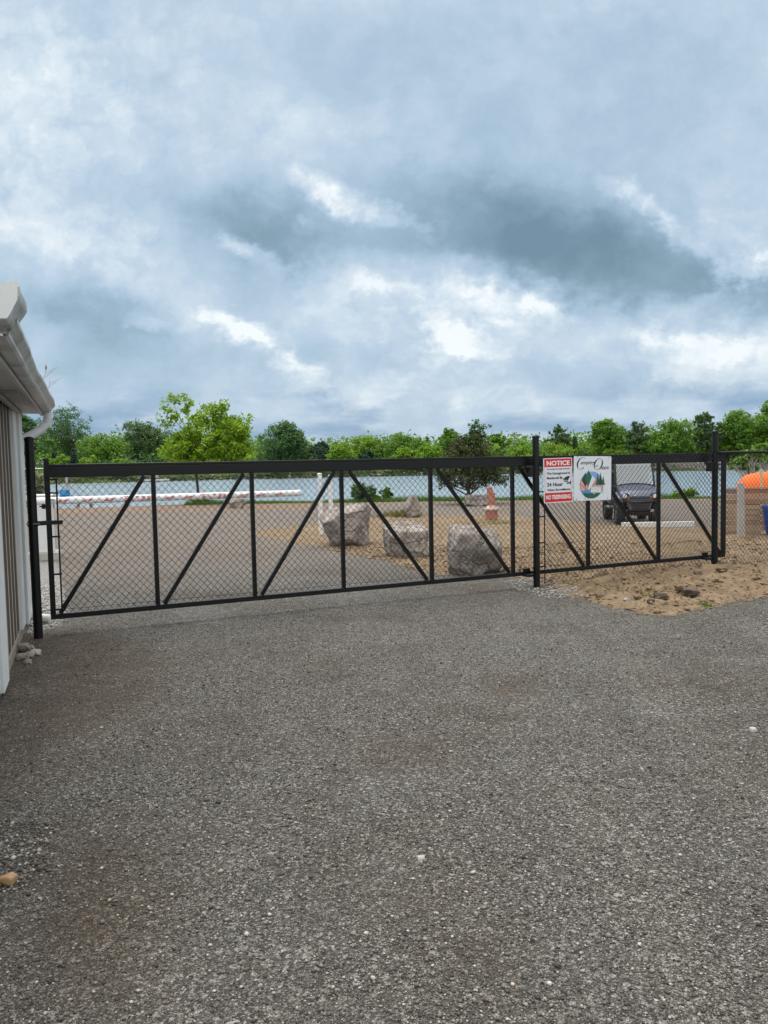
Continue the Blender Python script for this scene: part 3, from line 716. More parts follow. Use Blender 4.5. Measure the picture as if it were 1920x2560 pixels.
# ------------------------------------------------------------------ sliding gate
GOFF = .135
def onplane(px, py, off):
    d = ray(px, py); o = pA+NB*off
    t = (o-CAMP).dot(NB)/d.dot(NB); p = CAMP+d*t
    return (p-pA).dot(T), p.z
def GPt(u, h, off=GOFF): return Vector((pA.x, pA.y, 0))+T*u+NB*off+Z3*h
TOPH = np.mean([onplane(200, 1160, GOFF)[1], onplane(700, 1151, GOFF)[1], onplane(1200, 1141.5, GOFF)[1]])
BOTH = np.mean([onplane(200, 1541, GOFF)[1], onplane(700, 1495, GOFF)[1], onplane(1250, 1445, GOFF)[1]])
UL = onplane(127, 1400, GOFF)[0]; UR = onplane(1808, 1300, GOFF)[0]
def uv_(x0, y0, x1, y1): return (onplane(x0, y0, GOFF)[0]+onplane(x1, y1, GOFF)[0])/2
def chain(u0, u1, h0, h1, off, W=.076, Hd=.082, r=.0023, barbs=False):
    segs = []; n = int((u1-u0)/(W/2)); m_ = int((h1-h0)/(Hd/2))
    for k_ in range(n+1):
        ub = u0+k_*W/2
        prev = None
        for j in range(m_+1):
            q = (j+k_) % 2
            pt = (ub+(W/2 if q else 0), h0+j*Hd/2, off+(r if q else -r)*.9)
            if prev: segs.append((prev, pt))
            prev = pt
        if barbs and prev:
            segs.append((prev, (prev[0]+(.012 if k_ % 2 else -.012), prev[1]+.028, off-.004)))
    S = np.array(segs); o = np.array(pA); o[2] = 0; t = np.array(T); nb = np.array(NB)
    W3 = o+S[..., 0:1]*t+S[..., 2:3]*nb+S[..., 1:2]*np.array([0, 0, 1.0])
    a, b = W3[:, 0], W3[:, 1]; dr = b-a; dr /= np.linalg.norm(dr, axis=1)[:, None]
    x = np.cross(dr, nb); x /= np.linalg.norm(x, axis=1)[:, None]; y = np.cross(x, dr)
    V = np.concatenate([np.stack([e+(x*c+y*s_)*r for c, s_ in ((1, 0), (0, 1), (-1, 0), (0, -1))], 1) for e in (a, b)], 1)
    F = np.array([(0, 1, 5, 4), (1, 2, 6, 5), (2, 3, 7, 6), (3, 0, 4, 7)])
    F = (F[None]+8*np.arange(len(V))[:, None, None]).reshape(-1, 4)
    return V.reshape(-1, 3), F
def gate():
    g = thing('sliding_gate', GPt(UL, 0), 'long black sliding gate of braced chain link closed across the drive', 'gate')
    bk = M['black']
    # top track beam: main box, a flange with a thin lip on top
    m1 = MB(); m1.bar(GPt(UL-.03, TOPH-.085), GPt(UR+.10, TOPH-.085), .105, .06, NB); m1.build('top_beam', bk, g, bevel=.004)
    m2 = MB(); m2.bar(GPt(UL-.02, TOPH-.016, GOFF+.012), GPt(UR+.08, TOPH-.016, GOFF+.012), .032, .062, NB); m2.build('track', bk, g, bevel=.006)
    m3 = MB(); m3.bar(GPt(UL-.025, BOTH+.027), GPt(UR+.025, BOTH+.027), .054, .05, NB); m3.build('bottom_rail', bk, g, bevel=.004)
    tb = TOPH-.138; bt = BOTH+.054
    def upright(u, z0, z1, w=.046, name='upright'):
        q = MB(); q.bar(GPt(u, z0), GPt(u, z1), w, .046, NB); return q.build(name, bk, g, bevel=.004)
    upright(UL, BOTH+.054, TOPH+.045, .052, 'end_upright')
    cp = MB(); cp.box(GPt(UL, TOPH+.052), (.056, .052, .012), (T, NB, Z3)); cp.build('upright_cap', bk, g, bevel=.005)
    upright(UR, BOTH+.054, TOPH+.055, .068, 'end_upright')
    US = [uv_(383, 1192, 394, 1512), uv_(628, 1183, 638, 1493), uv_(853, 1176, 859, 1472), uv_(1076, 1169, 1079, 1452), uv_(1280, 1165, 1283, 1437), uv_(1469, 1200, 1471, 1425), uv_(1645, 1157, 1647, 1406)]
    for u in US: upright(u, bt, tb)
    def brace(x0, y0, x1, y1):
        u0 = onplane(x0, y0, GOFF)[0]; u1 = onplane(x1, y1, GOFF)[0]
        q = MB(); q.bar(GPt(u0, tb-.004), GPt(u1, bt+.004), .044, .040, NB); q.build('brace', bk, g, bevel=.004)
    for a in ((360, 1190, 151, 1532), (608, 1182, 411, 1508), (835, 1176, 654, 1488), (872, 1175, 1068, 1453), (1092, 1170, 1273, 1437), (1297, 1166, 1459, 1426), (1487, 1160, 1639, 1408), (1657, 1156, 1800, 1394)): brace(*a)
    V, F = chain(UL+.075, UR-.03, BOTH+.048, TOPH-.13, GOFF-.03)
    link_mesh('chain_link_mesh', np_mesh('chain_link_mesh', V, F), M['blackwire'], g)
    tb_ = MB(); tb_.bar(GPt(UL+.085, BOTH+.06, GOFF-.034), GPt(UL+.085, TOPH-.15, GOFF-.034), .016, .006, NB); tb_.build('tension_bar', bk, g)
    for h in (BOTH+.10, BOTH+.47, BOTH+.86, BOTH+1.31, TOPH-.155):
        q = MB(); q.bar(GPt(UL-.02, h, GOFF-.03), GPt(UL+.10, h, GOFF-.03), .018, .008, NB); tbd = q.build('tension_band', bk, g)
        q = MB(); q.tube([GPt(UL+.098, h, GOFF-.05), GPt(UL+.098, h, GOFF+.01)], .007, 6); q.build('bolt', bk, tbd)
    # bottom tension wire
    tw = MB(); tw.tube([GPt(UL+.03, BOTH+.10, GOFF-.034), GPt(UR-.03, BOTH+.10, GOFF-.034)], .0022, 4); tw.build('tension_wire', M['blackwire'], g)
    # rear guide fork on the counterbalance end and stop plate
    q = MB(); q.box(GPt(UL-.045, TOPH-.43), (.035, .05, .05), (T, NB, Z3)); q.tube([GPt(UL-.085, TOPH-.43), GPt(UL+.03, TOPH-.43)], .009, 6); q.build('striker', bk, g, bevel=.004)
    q = MB(); q.box(GPt(UR+.06, TOPH-.05), (.06, .09, .07), (T, NB, Z3)); q.build('end_stop', bk, g, bevel=.005)
gate()

# ------------------------------------------------------------------ gate posts with rollers and latch
def post(px, py, label, kind):
    u = onplane(px, (py+1090)/2, 0)[0]
    c = Vector((pA.x, pA.y, 0))+T*u; c.z = float(ground_h(c.x, c.y))
    p = thing('gate_post', c, label, 'post', 'black steel posts of the gate')
    bk = M['black']; rr = .0445; H = 2.03
    m_ = MB(); m_.tube([c-Z3*.1, c+Z3*(H-.03)], rr, 24); o = m_.build('pole', bk, p); smooth_by_angle(o)
    m_ = MB(); m_.tube([c+Z3*(H-.032), c+Z3*(H-.01), c+Z3*(H+.002), c+Z3*(H+.008)], [rr+.004, rr+.004, rr*.75, rr*.2], 24); o = m_.build('cap', bk, p); smooth_by_angle(o)
    P = lambda du, h, off: c-Z3*c.z+T*du+NB*off+Z3*h
    if kind == 'latch':
        h = onplane(110, 1308, 0)[1]
        m_ = MB(); m_.tube([P(0, h-.025, 0), P(0, h+.025, 0)], rr+.007, 24); m_.build('band', bk, p)
        for off in (.02, .118):
            m_ = MB(); m_.bar(P(.02, h, off), P(.22, h, off+.02), .034, .010, NB); m_.build('latch_arm', bk, p, bevel=.002)
        m_ = MB(); m_.bar(P(.035, h, -.052), P(.28, h, -.012+.07), .04, .012, NB); m_.build('latch_arm', bk, p, bevel=.002)
        m_ = MB(); m_.tube([P(-.06, h, -.02), P(.06, h, -.07)], .008, 6); m_.build('bolt', M['galv'], p)
    else:
        top = TOPH-.14
        m_ = MB(); m_.box(P(-.055, top-.07, .03), (.10, .09, .135), (T, NB, Z3)); m_.build('roller_bracket', bk, p, bevel=.005)
        for h in (top-.035, top-.105):
            m_ = MB(); m_.tube([P(0, h-.014, 0), P(0, h+.014, 0)], rr+.006, 24); bd = m_.build('band', bk, p)
            m_ = MB(); m_.tube([P(.055, h, -.05), P(.055, h, .05)], .008, 6); m_.build('bolt', bk, bd)
        m_ = MB(); m_.tube([P(-.10, top-.012, .09), P(.02, top-.012, .09)], .024, 12); m_.build('roller', M['utvdark'], p)
        m_ = MB(); m_.box(P(-.075, BOTH+.01, .06), (.16, .12, .03), (T, NB, Z3)); m_.box(P(-.10, BOTH+.075, GOFF-.045), (.10, .03, .05), (T, NB, Z3)); m_.build('guide_bracket', bk, p, bevel=.004)
        m_ = MB(); m_.tube([P(0, BOTH-.04, 0), P(0, BOTH-.012, 0)], rr+.006, 24); bd = m_.build('band', bk, p)
        m_ = MB(); m_.tube([P(.035, BOTH-.026, -.05), P(.075, BOTH-.026, -.05)], .007, 6); m_.build('bolt', bk, bd)
    return c, u
post(84, 1595, 'black latch post beside the building wall and downspout', 'latch')
cM, uM = post(1340.5, 1468, 'black roller post left of the red notice sign', 'roller')
cR, uR = post(1787, 1417, 'black roller post where the gate frame ends at the fence', 'roller')

def fence():
    f = thing('chain_link_fence', GPt(uM, 0, 0), 'black chain link fence running right from the roller post in front of the gate tail', 'fence')
    FO = -.052
    V, F = chain(uM+.10, uR+7.5, .03, 1.765, FO, barbs=True, r=.0026)
    link_mesh('chain_link_mesh', np_mesh('chain_link_mesh', V, F), M['blackwire'], f)
    q = MB(); q.tube([GPt(uR+.04, 1.755, -.028), GPt(uR+7.5, 1.755, -.028)], .021, 12); o = q.build('top_rail', M['black'], f, smooth=True)
    q = MB(); q.bar(GPt(uM+.095, .05, FO), GPt(uM+.095, 1.80, FO), .014, .007, NB); q.build('tension_bar', M['black'], f)
    for h in (.28, .60, .95, 1.28, 1.62):
        q = MB(); q.bar(GPt(uM+.02, h, FO+.004), GPt(uM+.115, h, FO+.004), .018, .006, NB); q.build('tension_band', M['black'], f)
    for h in (.06, 1.74):
        q = MB(); q.tube([GPt(uM+.05, h, FO), GPt(uR+7.5, h, FO)], .002, 4); q.build('tension_wire', M['blackwire'], f)
    q = MB()
    q.tube([GPt(uR+3.2, 0, 0), GPt(uR+3.2, 1.80, 0)], .03, 12); q.build('line_post', M['black'], f)
fence()

# ------------------------------------------------------------------ signs
def text_mesh(s, shear=0.0, bold=0.0):
    cu = bpy.data.curves.new('t', 'FONT'); cu.body = s; cu.size = 1; cu.shear = shear; cu.offset = bold; cu.resolution_u = 6
    ob = bpy.data.objects.new('t', cu); COL.objects.link(ob)
    dg = bpy.context.evaluated_depsgraph_get(); me = bpy.data.meshes.new_from_object(ob.evaluated_get(dg))
    COL.objects.unlink(ob); bpy.data.objects.remove(ob); bpy.data.curves.remove(cu); return me
class Face:
    """flat sign face: origin at its top-left corner, x right, y up"""
    def __init__(s, o, X, Y, N): s.o, s.X, s.Y, s.N = o, X, Y, N
    def pt(s, x, y, z=0): return s.o+s.X*x+s.Y*y+s.N*z
    def text(s, parent, t, x, y, w, h, mat, z=.0015, shear=0, bold=0.0, name='lettering'):
        me = text_mesh(t, shear, bold); n = len(me.vertices); co = np.empty(n*3); me.vertices.foreach_get('co', co); co = co.reshape(-1, 3)
        mn, mx = co.min(0), co.max(0); sx = w/(mx[0]-mn[0]); sy = h/(mx[1]-mn[1]) if h else sx
        a = (co[:, 0]-mn[0])*sx+x; b = (co[:, 1]-mn[1])*sy+y
        P = np.array(s.o)[None]+a[:, None]*np.array(s.X)+b[:, None]*np.array(s.Y)+z*np.array(s.N)
        me.vertices.foreach_set('co', P.ravel()); me.update(); return link_mesh(name, me, mat, parent)
    def poly(s, mb, pts, z, depth=.0008):
        n = len(pts); ar = sum(pts[i][0]*pts[(i+1) % n][1]-pts[(i+1) % n][0]*pts[i][1] for i in range(n))
        if ar < 0: pts = pts[::-1]
        mb.prism(pts, s.pt(0, 0, z-depth), s.X, s.Y, s.N, depth); return mb
def rrect(x0, y0, x1, y1, r, n=5):
    out = []
    for cx, cy, a0 in ((x1-r, y1-r, 0), (x0+r, y1-r, 90), (x0+r, y0+r, 180), (x1-r, y0+r, 270)):
        for i in range(n+1): a = R(a0+90*i/n); out.append((cx+r*math.cos(a), cy+r*math.sin(a)))
    return out
def sign_face(tl, tr, bl, br, off):
    c = [onplane(*p, off) for p in (tl, tr, bl, br)]
    w = ((c[1][0]-c[0][0])+(c[3][0]-c[2][0]))/2; h = ((c[0][1]-c[2][1])+(c[1][1]-c[3][1]))/2
    ang = math.atan2((c[1][1]-c[0][1]+c[3][1]-c[2][1])/2, w)
    X = (T*math.cos(ang)+Z3*math.sin(ang)).normalized(); N = -NB; Y = N.cross(X).normalized()
    if Y.z < 0: Y = -Y
    cu = sum(p[0] for p in c)/4; ch = sum(p[1] for p in c)/4
    o = GPt(cu, ch, off)-X*(w/2)+Y*(h/2); return Face(o, X, Y, N), w, h
def signs():
    # NOTICE
    F, w, h = sign_face((1357.5, 1146), (1430, 1143.5), (1360.5, 1258.6), (1432, 1254), -.066)
    s = thing('notice_sign', F.pt(w/2, -h), 'red and white notice sign about video surveillance wired to the fence', 'sign')
    q = MB(); F.poly(q, rrect(0, -h, w, 0, .016), 0, .003); q.build('panel', M['signwhite'], s)
    H = 957; W = 600                       # photo crop units
    sx = w/W; sy = h/H
    def rc(x0, y0, x1, y1): return (x0*sx, -y1*sy, x1*sx, -y0*sy)
    for (y0, y1) in ((16, 190), (742, 938)):
        q = MB(); a = rc(18, y0, 584, y1); F.poly(q, rrect(*a, .008), .001); q.build('red_band', M['red'], s)
    for a in ((26, 190, 31, 742), (570, 190, 575, 742)):
        q = MB(); a = rc(*a); F.poly(q, [(a[0], a[1]), (a[2], a[1]), (a[2], a[3]), (a[0], a[3])], .001); q.build('red_line', M['red'], s)
    for t, x0, y0, x1, y1, mt, bo in (('NOTICE', 66, 58, 546, 160, 'inkwhite', .035), ('We Care About Your Safety And Security', 68, 222, 548, 256, 'ink', .035),
                                  ('The Campground Is', 66, 300, 548, 366, 'ink', .03), ('Monitored By', 66, 396, 396, 466, 'ink', .03),
                                  ('24 Hour', 66, 522, 396, 604, 'ink', .03), ('Video Surveillance', 66, 652, 548, 702, 'ink', .03),
                                  ('NO TRESPASSING', 40, 788, 556, 882, 'inkwhite', .035)):
        a = rc(x0, y0, x1, y1); F.text(s, t, a[0], a[1], a[2]-a[0], a[3]-a[1], M[mt], .0022, bold=bo)
    q = MB(); C = lambda L: [(x*sx, -y*sy) for x, y in L]
    F.poly(q, C([(408, 452), (476, 402), (540, 398), (546, 414), (512, 474), (496, 486), (404, 470)]), .0016)
    F.poly(q, C([(410, 476), (424, 478), (432, 506), (470, 512), (478, 488), (500, 486), (486, 526), (424, 518)]), .0019)
    F.poly(q, C([(440, 484), (462, 486), (460, 504), (440, 502)]), .0016)
    F.poly(q, C([(490, 520), (506, 508), (520, 536), (548, 530), (548, 506), (566, 502), (566, 580), (550, 584), (546, 556), (478, 566), (474, 546), (500, 540)]), .0016)
    q.build('camera_symbol', M['ink'], s)
    # CAMPING IN ONTARIO
    F2, w2, h2 = sign_face((1434, 1141), (1528, 1140), (1434.5, 1252), (1528, 1250), -.064)
    s2 = thing('camping_sign', F2.pt(w2/2, -h2), 'white square sign reading Camping in Ontario with a round camping emblem', 'sign')
    q = MB(); F2.poly(q, rrect(0, -h2, w2, 0, .022), 0, .003); q.build('panel', M['signwhite'], s2)
    ax, ay = w2/778, h2/920
    C2 = lambda L: [(x*ax, -y*ay) for x, y in L]
    def letter(name, cx, cy, rx, ry, a0, a1, tilt, thick):
        pts_o = []; pts_i = []
        n = 40
        for i in range(n+1):
            a = R(a0+(a1-a0)*i/n); t = thick*(.18+.82*abs(math.cos(a+.25))**1.5)
            for L, k_ in ((pts_o, 1), (pts_i, -1)):
                x = (rx+k_*t/2)*math.cos(a); y = (ry+k_*t*.35)*math.sin(a); L.append((cx+x+y*tilt, cy-y))
        q_ = MB()
        for i in range(n): F2.poly(q_, C2([pts_o[i], pts_o[i+1], pts_i[i+1], pts_i[i]]), .0016)
        return q_.build(name, M['ink'], s2)
    letter('lettering', 158, 148, 82, 122, 52, 318, .22, 30)
    letter('lettering', 505, 165, 80, 118, 0, 360, .22, 28)
    for t, x0, y0, x1, y1, bo in (('amping', 138, 96, 430, 190, 0), ('in', 452, 178, 494, 226, 0), ('ntario', 548, 200, 730, 276, 0)):
        F2.text(s2, t, x0*ax, -y1*ay, (x1-x0)*ax, (y1-y0)*ay, M['ink'], .0022, shear=.32, bold=.008)
    # emblem
    cx, cy, rx, ry = 365, 600, 236, 276
    def clip_ring(y0, y1, n=24, x0=None, x1=None):
        out = []
        for sgn, ys in ((1, np.linspace(y0, y1, n)), (-1, np.linspace(y1, y0, n))):
            for y in ys:
                x = cx+sgn*rx*math.sqrt(max(0, 1-((y-cy)/ry)**2)); out.append((x, y))
        return out
    q = MB(); F2.poly(q, C2([(cx+(rx+5)*math.cos(a), cy+(ry+5)*math.sin(a)) for a in np.linspace(0, 2*math.pi, 48, endpoint=False)]), .0008); em = q.build('emblem', M['ink'], s2)
    for (y0, y1, mt, nm) in ((324.5, 470, 'sky_ink', 'emblem_sky'), (470, 712, 'pink_ink', 'emblem_dusk'), (712, 768, 'lake_ink', 'emblem_lake'), (768, 875.5, 'green_ink', 'emblem_grass')):
        q = MB(); F2.poly(q, C2(clip_ring(y0, y1)), .0013); q.build(nm, M[mt], em)
    q = MB(); F2.poly(q, C2([(330, 470), (372, 400), (440, 470), (340, 690), (290, 690)]), .0015); q.build('emblem_ray', M['signwhite'], em)
    tr = []
    for pts, mt in (([(236, 340), (300, 470), (240, 640), (160, 490)], 'dkgreen_ink'), ([(300, 290), (372, 425), (292, 650), (232, 440)], 'green_ink'), ([(160, 490), (240, 640), (250, 560)], 'ink'),
                    ([(490, 350), (545, 600), (444, 600)], 'green_ink'), ([(548, 335), (598, 600), (506, 600)], 'dkgreen_ink'), ([(606, 405), (645, 602), (572, 602)], 'green_ink')):
        q = MB(); F2.poly(q, C2(pts), .0018+.0002*len(tr)); tr.append(q.build('emblem_tree', M[mt], em))
    for L in ([(233, 620), (239, 620), (239, 905), (233, 905)], [(288, 640), (293, 640), (293, 920), (288, 920)], [(130, 560), (290, 716), (286, 722), (124, 566)], [(440, 560), (300, 722), (296, 716), (434, 556)], [(600, 600), (605, 600), (605, 790), (600, 790)], [(545, 600), (549, 600), (549, 660), (545, 660)], [(490, 600), (494, 600), (494, 640), (490, 640)]):
        q = MB(); F2.poly(q, C2(L), .0024); q.build('emblem_line', M['ink'], em)
    q = MB(); F2.poly(q, C2(rrect(344, 628, 570, 764, 22)), .0028); q.build('emblem_trailer', M['ink'], em)
    q = MB(); F2.poly(q, C2(rrect(349, 633, 565, 759, 20)), .0031); q.build('emblem_trailer', M['signwhite'], em)
    q = MB()
    for r_ in ((358, 656, 448, 690), (468, 652, 502, 752), (512, 652, 560, 690)):
        a, b_, c_, d_ = r_
        F2.poly(q, C2([(a, b_), (c_, b_), (c_, b_+5), (a, b_+5)]), .0034); F2.poly(q, C2([(a, d_-5), (c_, d_-5), (c_, d_), (a, d_)]), .0034)
        F2.poly(q, C2([(a, b_+5), (a+5, b_+5), (a+5, d_-5), (a, d_-5)]), .0034); F2.poly(q, C2([(c_-5, b_+5), (c_, b_+5), (c_, d_-5), (c_-5, d_-5)]), .0034)
    q.build('emblem_window', M['grey_ink'], em)
    for r_, mt, z in ((30, 'green_ink', .0036), (22, 'signwhite', .0038), (10, 'ink', .004)):
        q = MB(); F2.poly(q, C2([(418+r_*math.cos(a), 768+r_*math.sin(a)) for a in np.linspace(0, 2*math.pi, 20, endpoint=False)]), z); q.build('emblem_wheel', M[mt], em)
    for x, y in ((66, 0), (722, 0), (54, 872), (704, 868)):
        q = MB(); q.tube([F2.pt(x*ax, -(y)*ay, .004), F2.pt((x+6)*ax, -(y+46)*ay, .004)], .0022, 5); q.build('wire_tie', M['ink'], s2)
signs()

# ------------------------------------------------------------------ barrier arm and white posts
def barrier():
    c = G(103, 1400)
    b = thing('barrier_gate', c, 'white barrier arm lettered ENTER on a white cabinet, lowered across the yard', 'barrier')
    ax = AT(132, 1252, c.y); tip = AT(740, 1231, 16.2); ax.z = tip.z = (ax.z+tip.z)/2
    D = (tip-ax).normalized(); Nf = Vector((D.y, -D.x, 0)).normalized()
    cw = MB(); cx_ = c+Vector((-.02, .2, 0)); cw.box(cx_+Z3*.67, (.36, .40, 1.06), (D, -Nf, Z3)); cw.build('cabinet', M['white'], b, bevel=.012)
    lid = MB(); lid.box(cx_+Z3*1.218, (.40, .44, .035), (D, -Nf, Z3)); lid.build('cabinet_lid', M['white'], b, bevel=.008)
    dr = MB(); dr.box(cx_+Z3*.66+Nf*.203, (.29, .006, .86), (D, -Nf, Z3)); dr.build('cabinet_door', M['white'], b, bevel=.002)
    bs = MB(); bs.box(cx_+Z3*.06, (.56, .60, .16), (D, -Nf, Z3)); bs.build('cabinet_base', M['concrete'], b, bevel=.012)
    r = .070
    a = MB(); a.tube([ax-D*.3+Nf*.26, tip+Nf*.26], [r, r*.92], 20); o = a.build('boom', M['boom'], b, smooth=False); smooth_by_angle(o)
    cp = MB(); cp.tube([tip+Nf*.26-D*.002, tip+Nf*.26+D*.03], r*.96, 20); o = cp.build('boom_cap', M['white'], b); smooth_by_angle(o)
    F = Face(ax+Nf*(.26+r), D, Z3, Nf); L = (tip-ax).length
    tpix = lambda px: L*((lambda q: (q-ax).dot(D)/L)(AT(px, 1242, 15.2)))
    def at_px(px):
        d = ray(px, 1245); n = Nf; t = (F.o-CAMP).dot(n)/d.dot(n); return (CAMP+d*t-ax).dot(D)
    for x0, x1 in ((310, 381), (505, 571)):
        w = (at_px(x1)-at_px(x0)); gap = w/5
        for i, ch in enumerate('ENTER'):
            me = text_mesh(ch, 0, .03); n = len(me.vertices); co = np.empty(n*3); me.vertices.foreach_get('co', co); co = co.reshape(-1, 3)
            mn, mx = co.min(0), co.max(0); u = at_px(x0)+i*gap+(co[:, 0]-mn[0])/(mx[0]-mn[0])*gap*.72; v = ((co[:, 1]-mn[1])/(mx[1]-mn[1])-.5)*.098
            ang = v/(r+.001); P = np.array(ax+Nf*.26)[None]+u[:, None]*np.array(D)+(np.sin(ang)*(r+.002))[:, None]*np.array(Z3)+(np.cos(ang)*(r+.002))[:, None]*np.array(Nf)
            me.vertices.foreach_set('co', P.ravel()); me.update(); link_mesh('lettering', me, M['boomred'], b)
    for px in (155, 217, 272, 424, 470, 610, 652, 696):
        u = at_px(px); q = MB(); s_ = .105
        for L_ in ([(-.9, -.22), (-.3, .12), (.75, .22), (.95, .12), (.35, -.22)],):
            pts = [(u+x*s_, y*s_-.004) for x, y in L_]; F.poly(q, pts, .0015)
        q.build('arrow_mark', M['boomred'], b)
        q = MB(); F.poly(q, [(u+x*s_, y*s_-.004) for x, y in [(-.3, -.10), (-.05, .06), (.5, .10), (.25, -.10)]], .0025); q.build('arrow_mark', M['boom'], b)
    pv = MB(); pv.tube([ax+D*.02+Nf*.17, ax+D*.02+Nf*.33], .05, 16); pv.build('pivot_hub', M['galv'], b)
barrier()
def white_post(px, py, top_py, lean, label):
    c = G(px, py); z = c.y
    p = thing('white_post', c, label, 'post', 'white plastic posts beside the boulder')
    top = AT(px+lean, top_py, z); top.x = c.x+(top.x-c.x)*.2
    q = MB(); q.tube([c+Z3*.02, top], .052, 20); o = q.build('pole', M['boom'], p); smooth_by_angle(o)
    q = MB(); q.tube([top, top+Z3*.015, top+Z3*.03], [.058, .058, .03], 20); o = q.build('cap', M['boom'], p); smooth_by_angle(o)
    q = MB(); q.tube([c+Z3*.0, c+Z3*.03, c+Z3*.045], [.17, .17, .06], 24); o = q.build('base_plate', M['boom'], p); smooth_by_angle(o)
white_post(803, 1342, 1186, -4, 'taller white plastic post on a flat round base left of the leaning boulder')
white_post(829, 1336, 1190, -3, 'white plastic post rising behind the leaning boulder')

# ------------------------------------------------------------------ boulders
def boulders():
    def gb(px, py, dy=.35):
        p = G(px, py); p.y += dy; p.x *= p.y/(p.y-dy); return (p.x, p.y, -.04)
    gr = 'quarried boulders on the bare soil'
    S = [(0, -1, .10, .62), (.95, -.15, .02, .62), (-.80, -.35, -.55, .50), (-.42, -.2, .95, .54), (.12, -.25, .95, .72), (0, 0, -1, .55), (0, 1, 0, .8), (-.9, .3, .25, .82), (.55, -.75, -.3, .66), (-.35, -.9, .35, .72)]
    rock('boulder', 'big grey boulder with an overhanging left side in front of the white posts', 'boulder', gb(862, 1372, .45), (1.66, 1.5, 1.50), M['rock'], 3, gr, shape=S, rot=.1, rough=.12)
    S = [(0, -1, .12, .62), (1, 0, 0, .74), (-1, -.25, .0, .72), (0, -.22, 1, .60), (0, 0, -1, .62), (0, 1, 0, .75), (-.5, -.85, -.2, .70), (.8, -.6, .1, .84)]
    rock('boulder', 'low oblong boulder with a flat pale top between two larger boulders', 'boulder', gb(1014, 1400, .35), (1.02, 1.1, .90), M['rockwarm'], 5, gr, shape=S, rot=.18, rough=.12)
    S = [(-.25, -1, .12, .62), (.95, -.2, .02, .72), (-1, -.1, .05, .70), (.02, -.18, 1, .66), (0, 0, -1, .62), (0, 1, 0, .75), (.62, -.75, .42, .66), (.55, -.80, -.35, .62), (-.7, -.55, -.35, .74)]
    rock('boulder', 'squarish boulder with a deep hollow in its face, nearest to the gate', 'boulder', gb(1186, 1444, .38), (1.04, 1.05, 1.12), M['rock'], 8, gr, shape=S, rot=-.1, rough=.14, dent=(.35, -.8, -.45, .42, .45))
    S = [(0, -1, .15, .66), (1, 0, .08, .62), (-.85, -.2, .55, .46), (.25, 0, 1, .78), (0, 0, -1, .62), (0, 1, 0, .7)]
    rock('boulder', 'small upright boulder with weeds at its foot', 'boulder', gb(1030, 1297, .3), (.82, .7, .98), M['rock'], 12, gr, shape=S, rough=.08)
    S = [(0, -1, .05, .70), (1, 0, 0, .74), (-1, 0, 0, .74), (0, 0, 1, .62), (0, 0, -1, .62), (0, 1, 0, .7), (-.7, -.7, .3, .95)]
    rock('boulder', 'wide block-like boulder under the olive tree by the water', 'boulder', gb(1193, 1265, .3), (1.24, .8, .76), M['rockwarm'], 15, gr, shape=S, rough=.05)
    rock('boulder', 'rounded pale fieldstone below the barrier arm', 'boulder', gb(594, 1271, .25), (.80, .7, .56), M['rockwarm'], 21, gr, facets=5, rough=.05)
    # small stones lying on the drive
    def stone(px, py, s, mat, seed, label):
        p = G(px, py); rock('stone', label, 'stone', (p.x, p.y, -.006), (s*1.15, s, s*.8), mat, seed, 'single stones on the gravel', facets=9, sub=3, rough=.06)
    stone(18, 2212, .075, M['rustrock'], 31, 'round tan stone at the left edge of the gravel')
    stone(1884, 1830, .05, M['palerock'], 32, 'pale brown stone near the right edge of the gravel')
    stone(1053, 2148, .035, M['palerock'], 33, 'small pale stone lying in the middle of the drive')
    stone(90, 1637, .10, M['palerock'], 34, 'small pale stone lying on the gravel near the foot of the latch post')
    for i, (px, py, s) in enumerate(((57, 1628, .12), (70, 1645, .09), (52, 1650, .10), (64, 1660, .07), (72, 1622, .07))):
        p = G(px, py); rock('rubble', 'grey rubble piled against the foot of the siding', 'rubble', (p.x+.02, p.y, -.01), (s*1.2, s, s*.9), M['rock'], 40+i, 'rubble against the siding', facets=8, sub=3)
    for i, (px, py, s, mt, lb) in enumerate(((1652, 1513, .20, 'darkclod', 'dark clod with a root near the front tip of the dirt verge'), (1628, 1520, .13, 'darkclod', 'dark clod lying just left of the rooty clod'),
            (1728, 1497, .24, 'darkclod', 'grey brown clod in the middle of the dirt verge'), (1700, 1492, .16, 'clod', 'brown clod beside the grey brown clod'), (1595, 1508, .15, 'clod', 'brown clod left of the rooty clod'),
            (1567, 1510, .10, 'palerock', 'pale stone at the gravel edge of the dirt verge'), (1380, 1480, .09, 'palerock', 'white stone near the foot of the roller post'),
            (1805, 1446, .22, 'clod', 'wide brown clod below the end post'), (1500, 1498, .14, 'clod', 'brown clod at the left edge of the dirt verge'), (1745, 1456, .16, 'clod', 'brown clod left of the end post on the verge'))):
        p = G(px, py); rock('stone' if 'stone' in lb else 'dirt_clod', lb, 'stone' if 'stone' in lb else 'clod', (p.x, p.y, -.005), (s*.85, s*.7, s*.45), M[mt], 60+i, 'clods and stones on the dirt verge', facets=7, sub=4, rough=.42)
boulders()

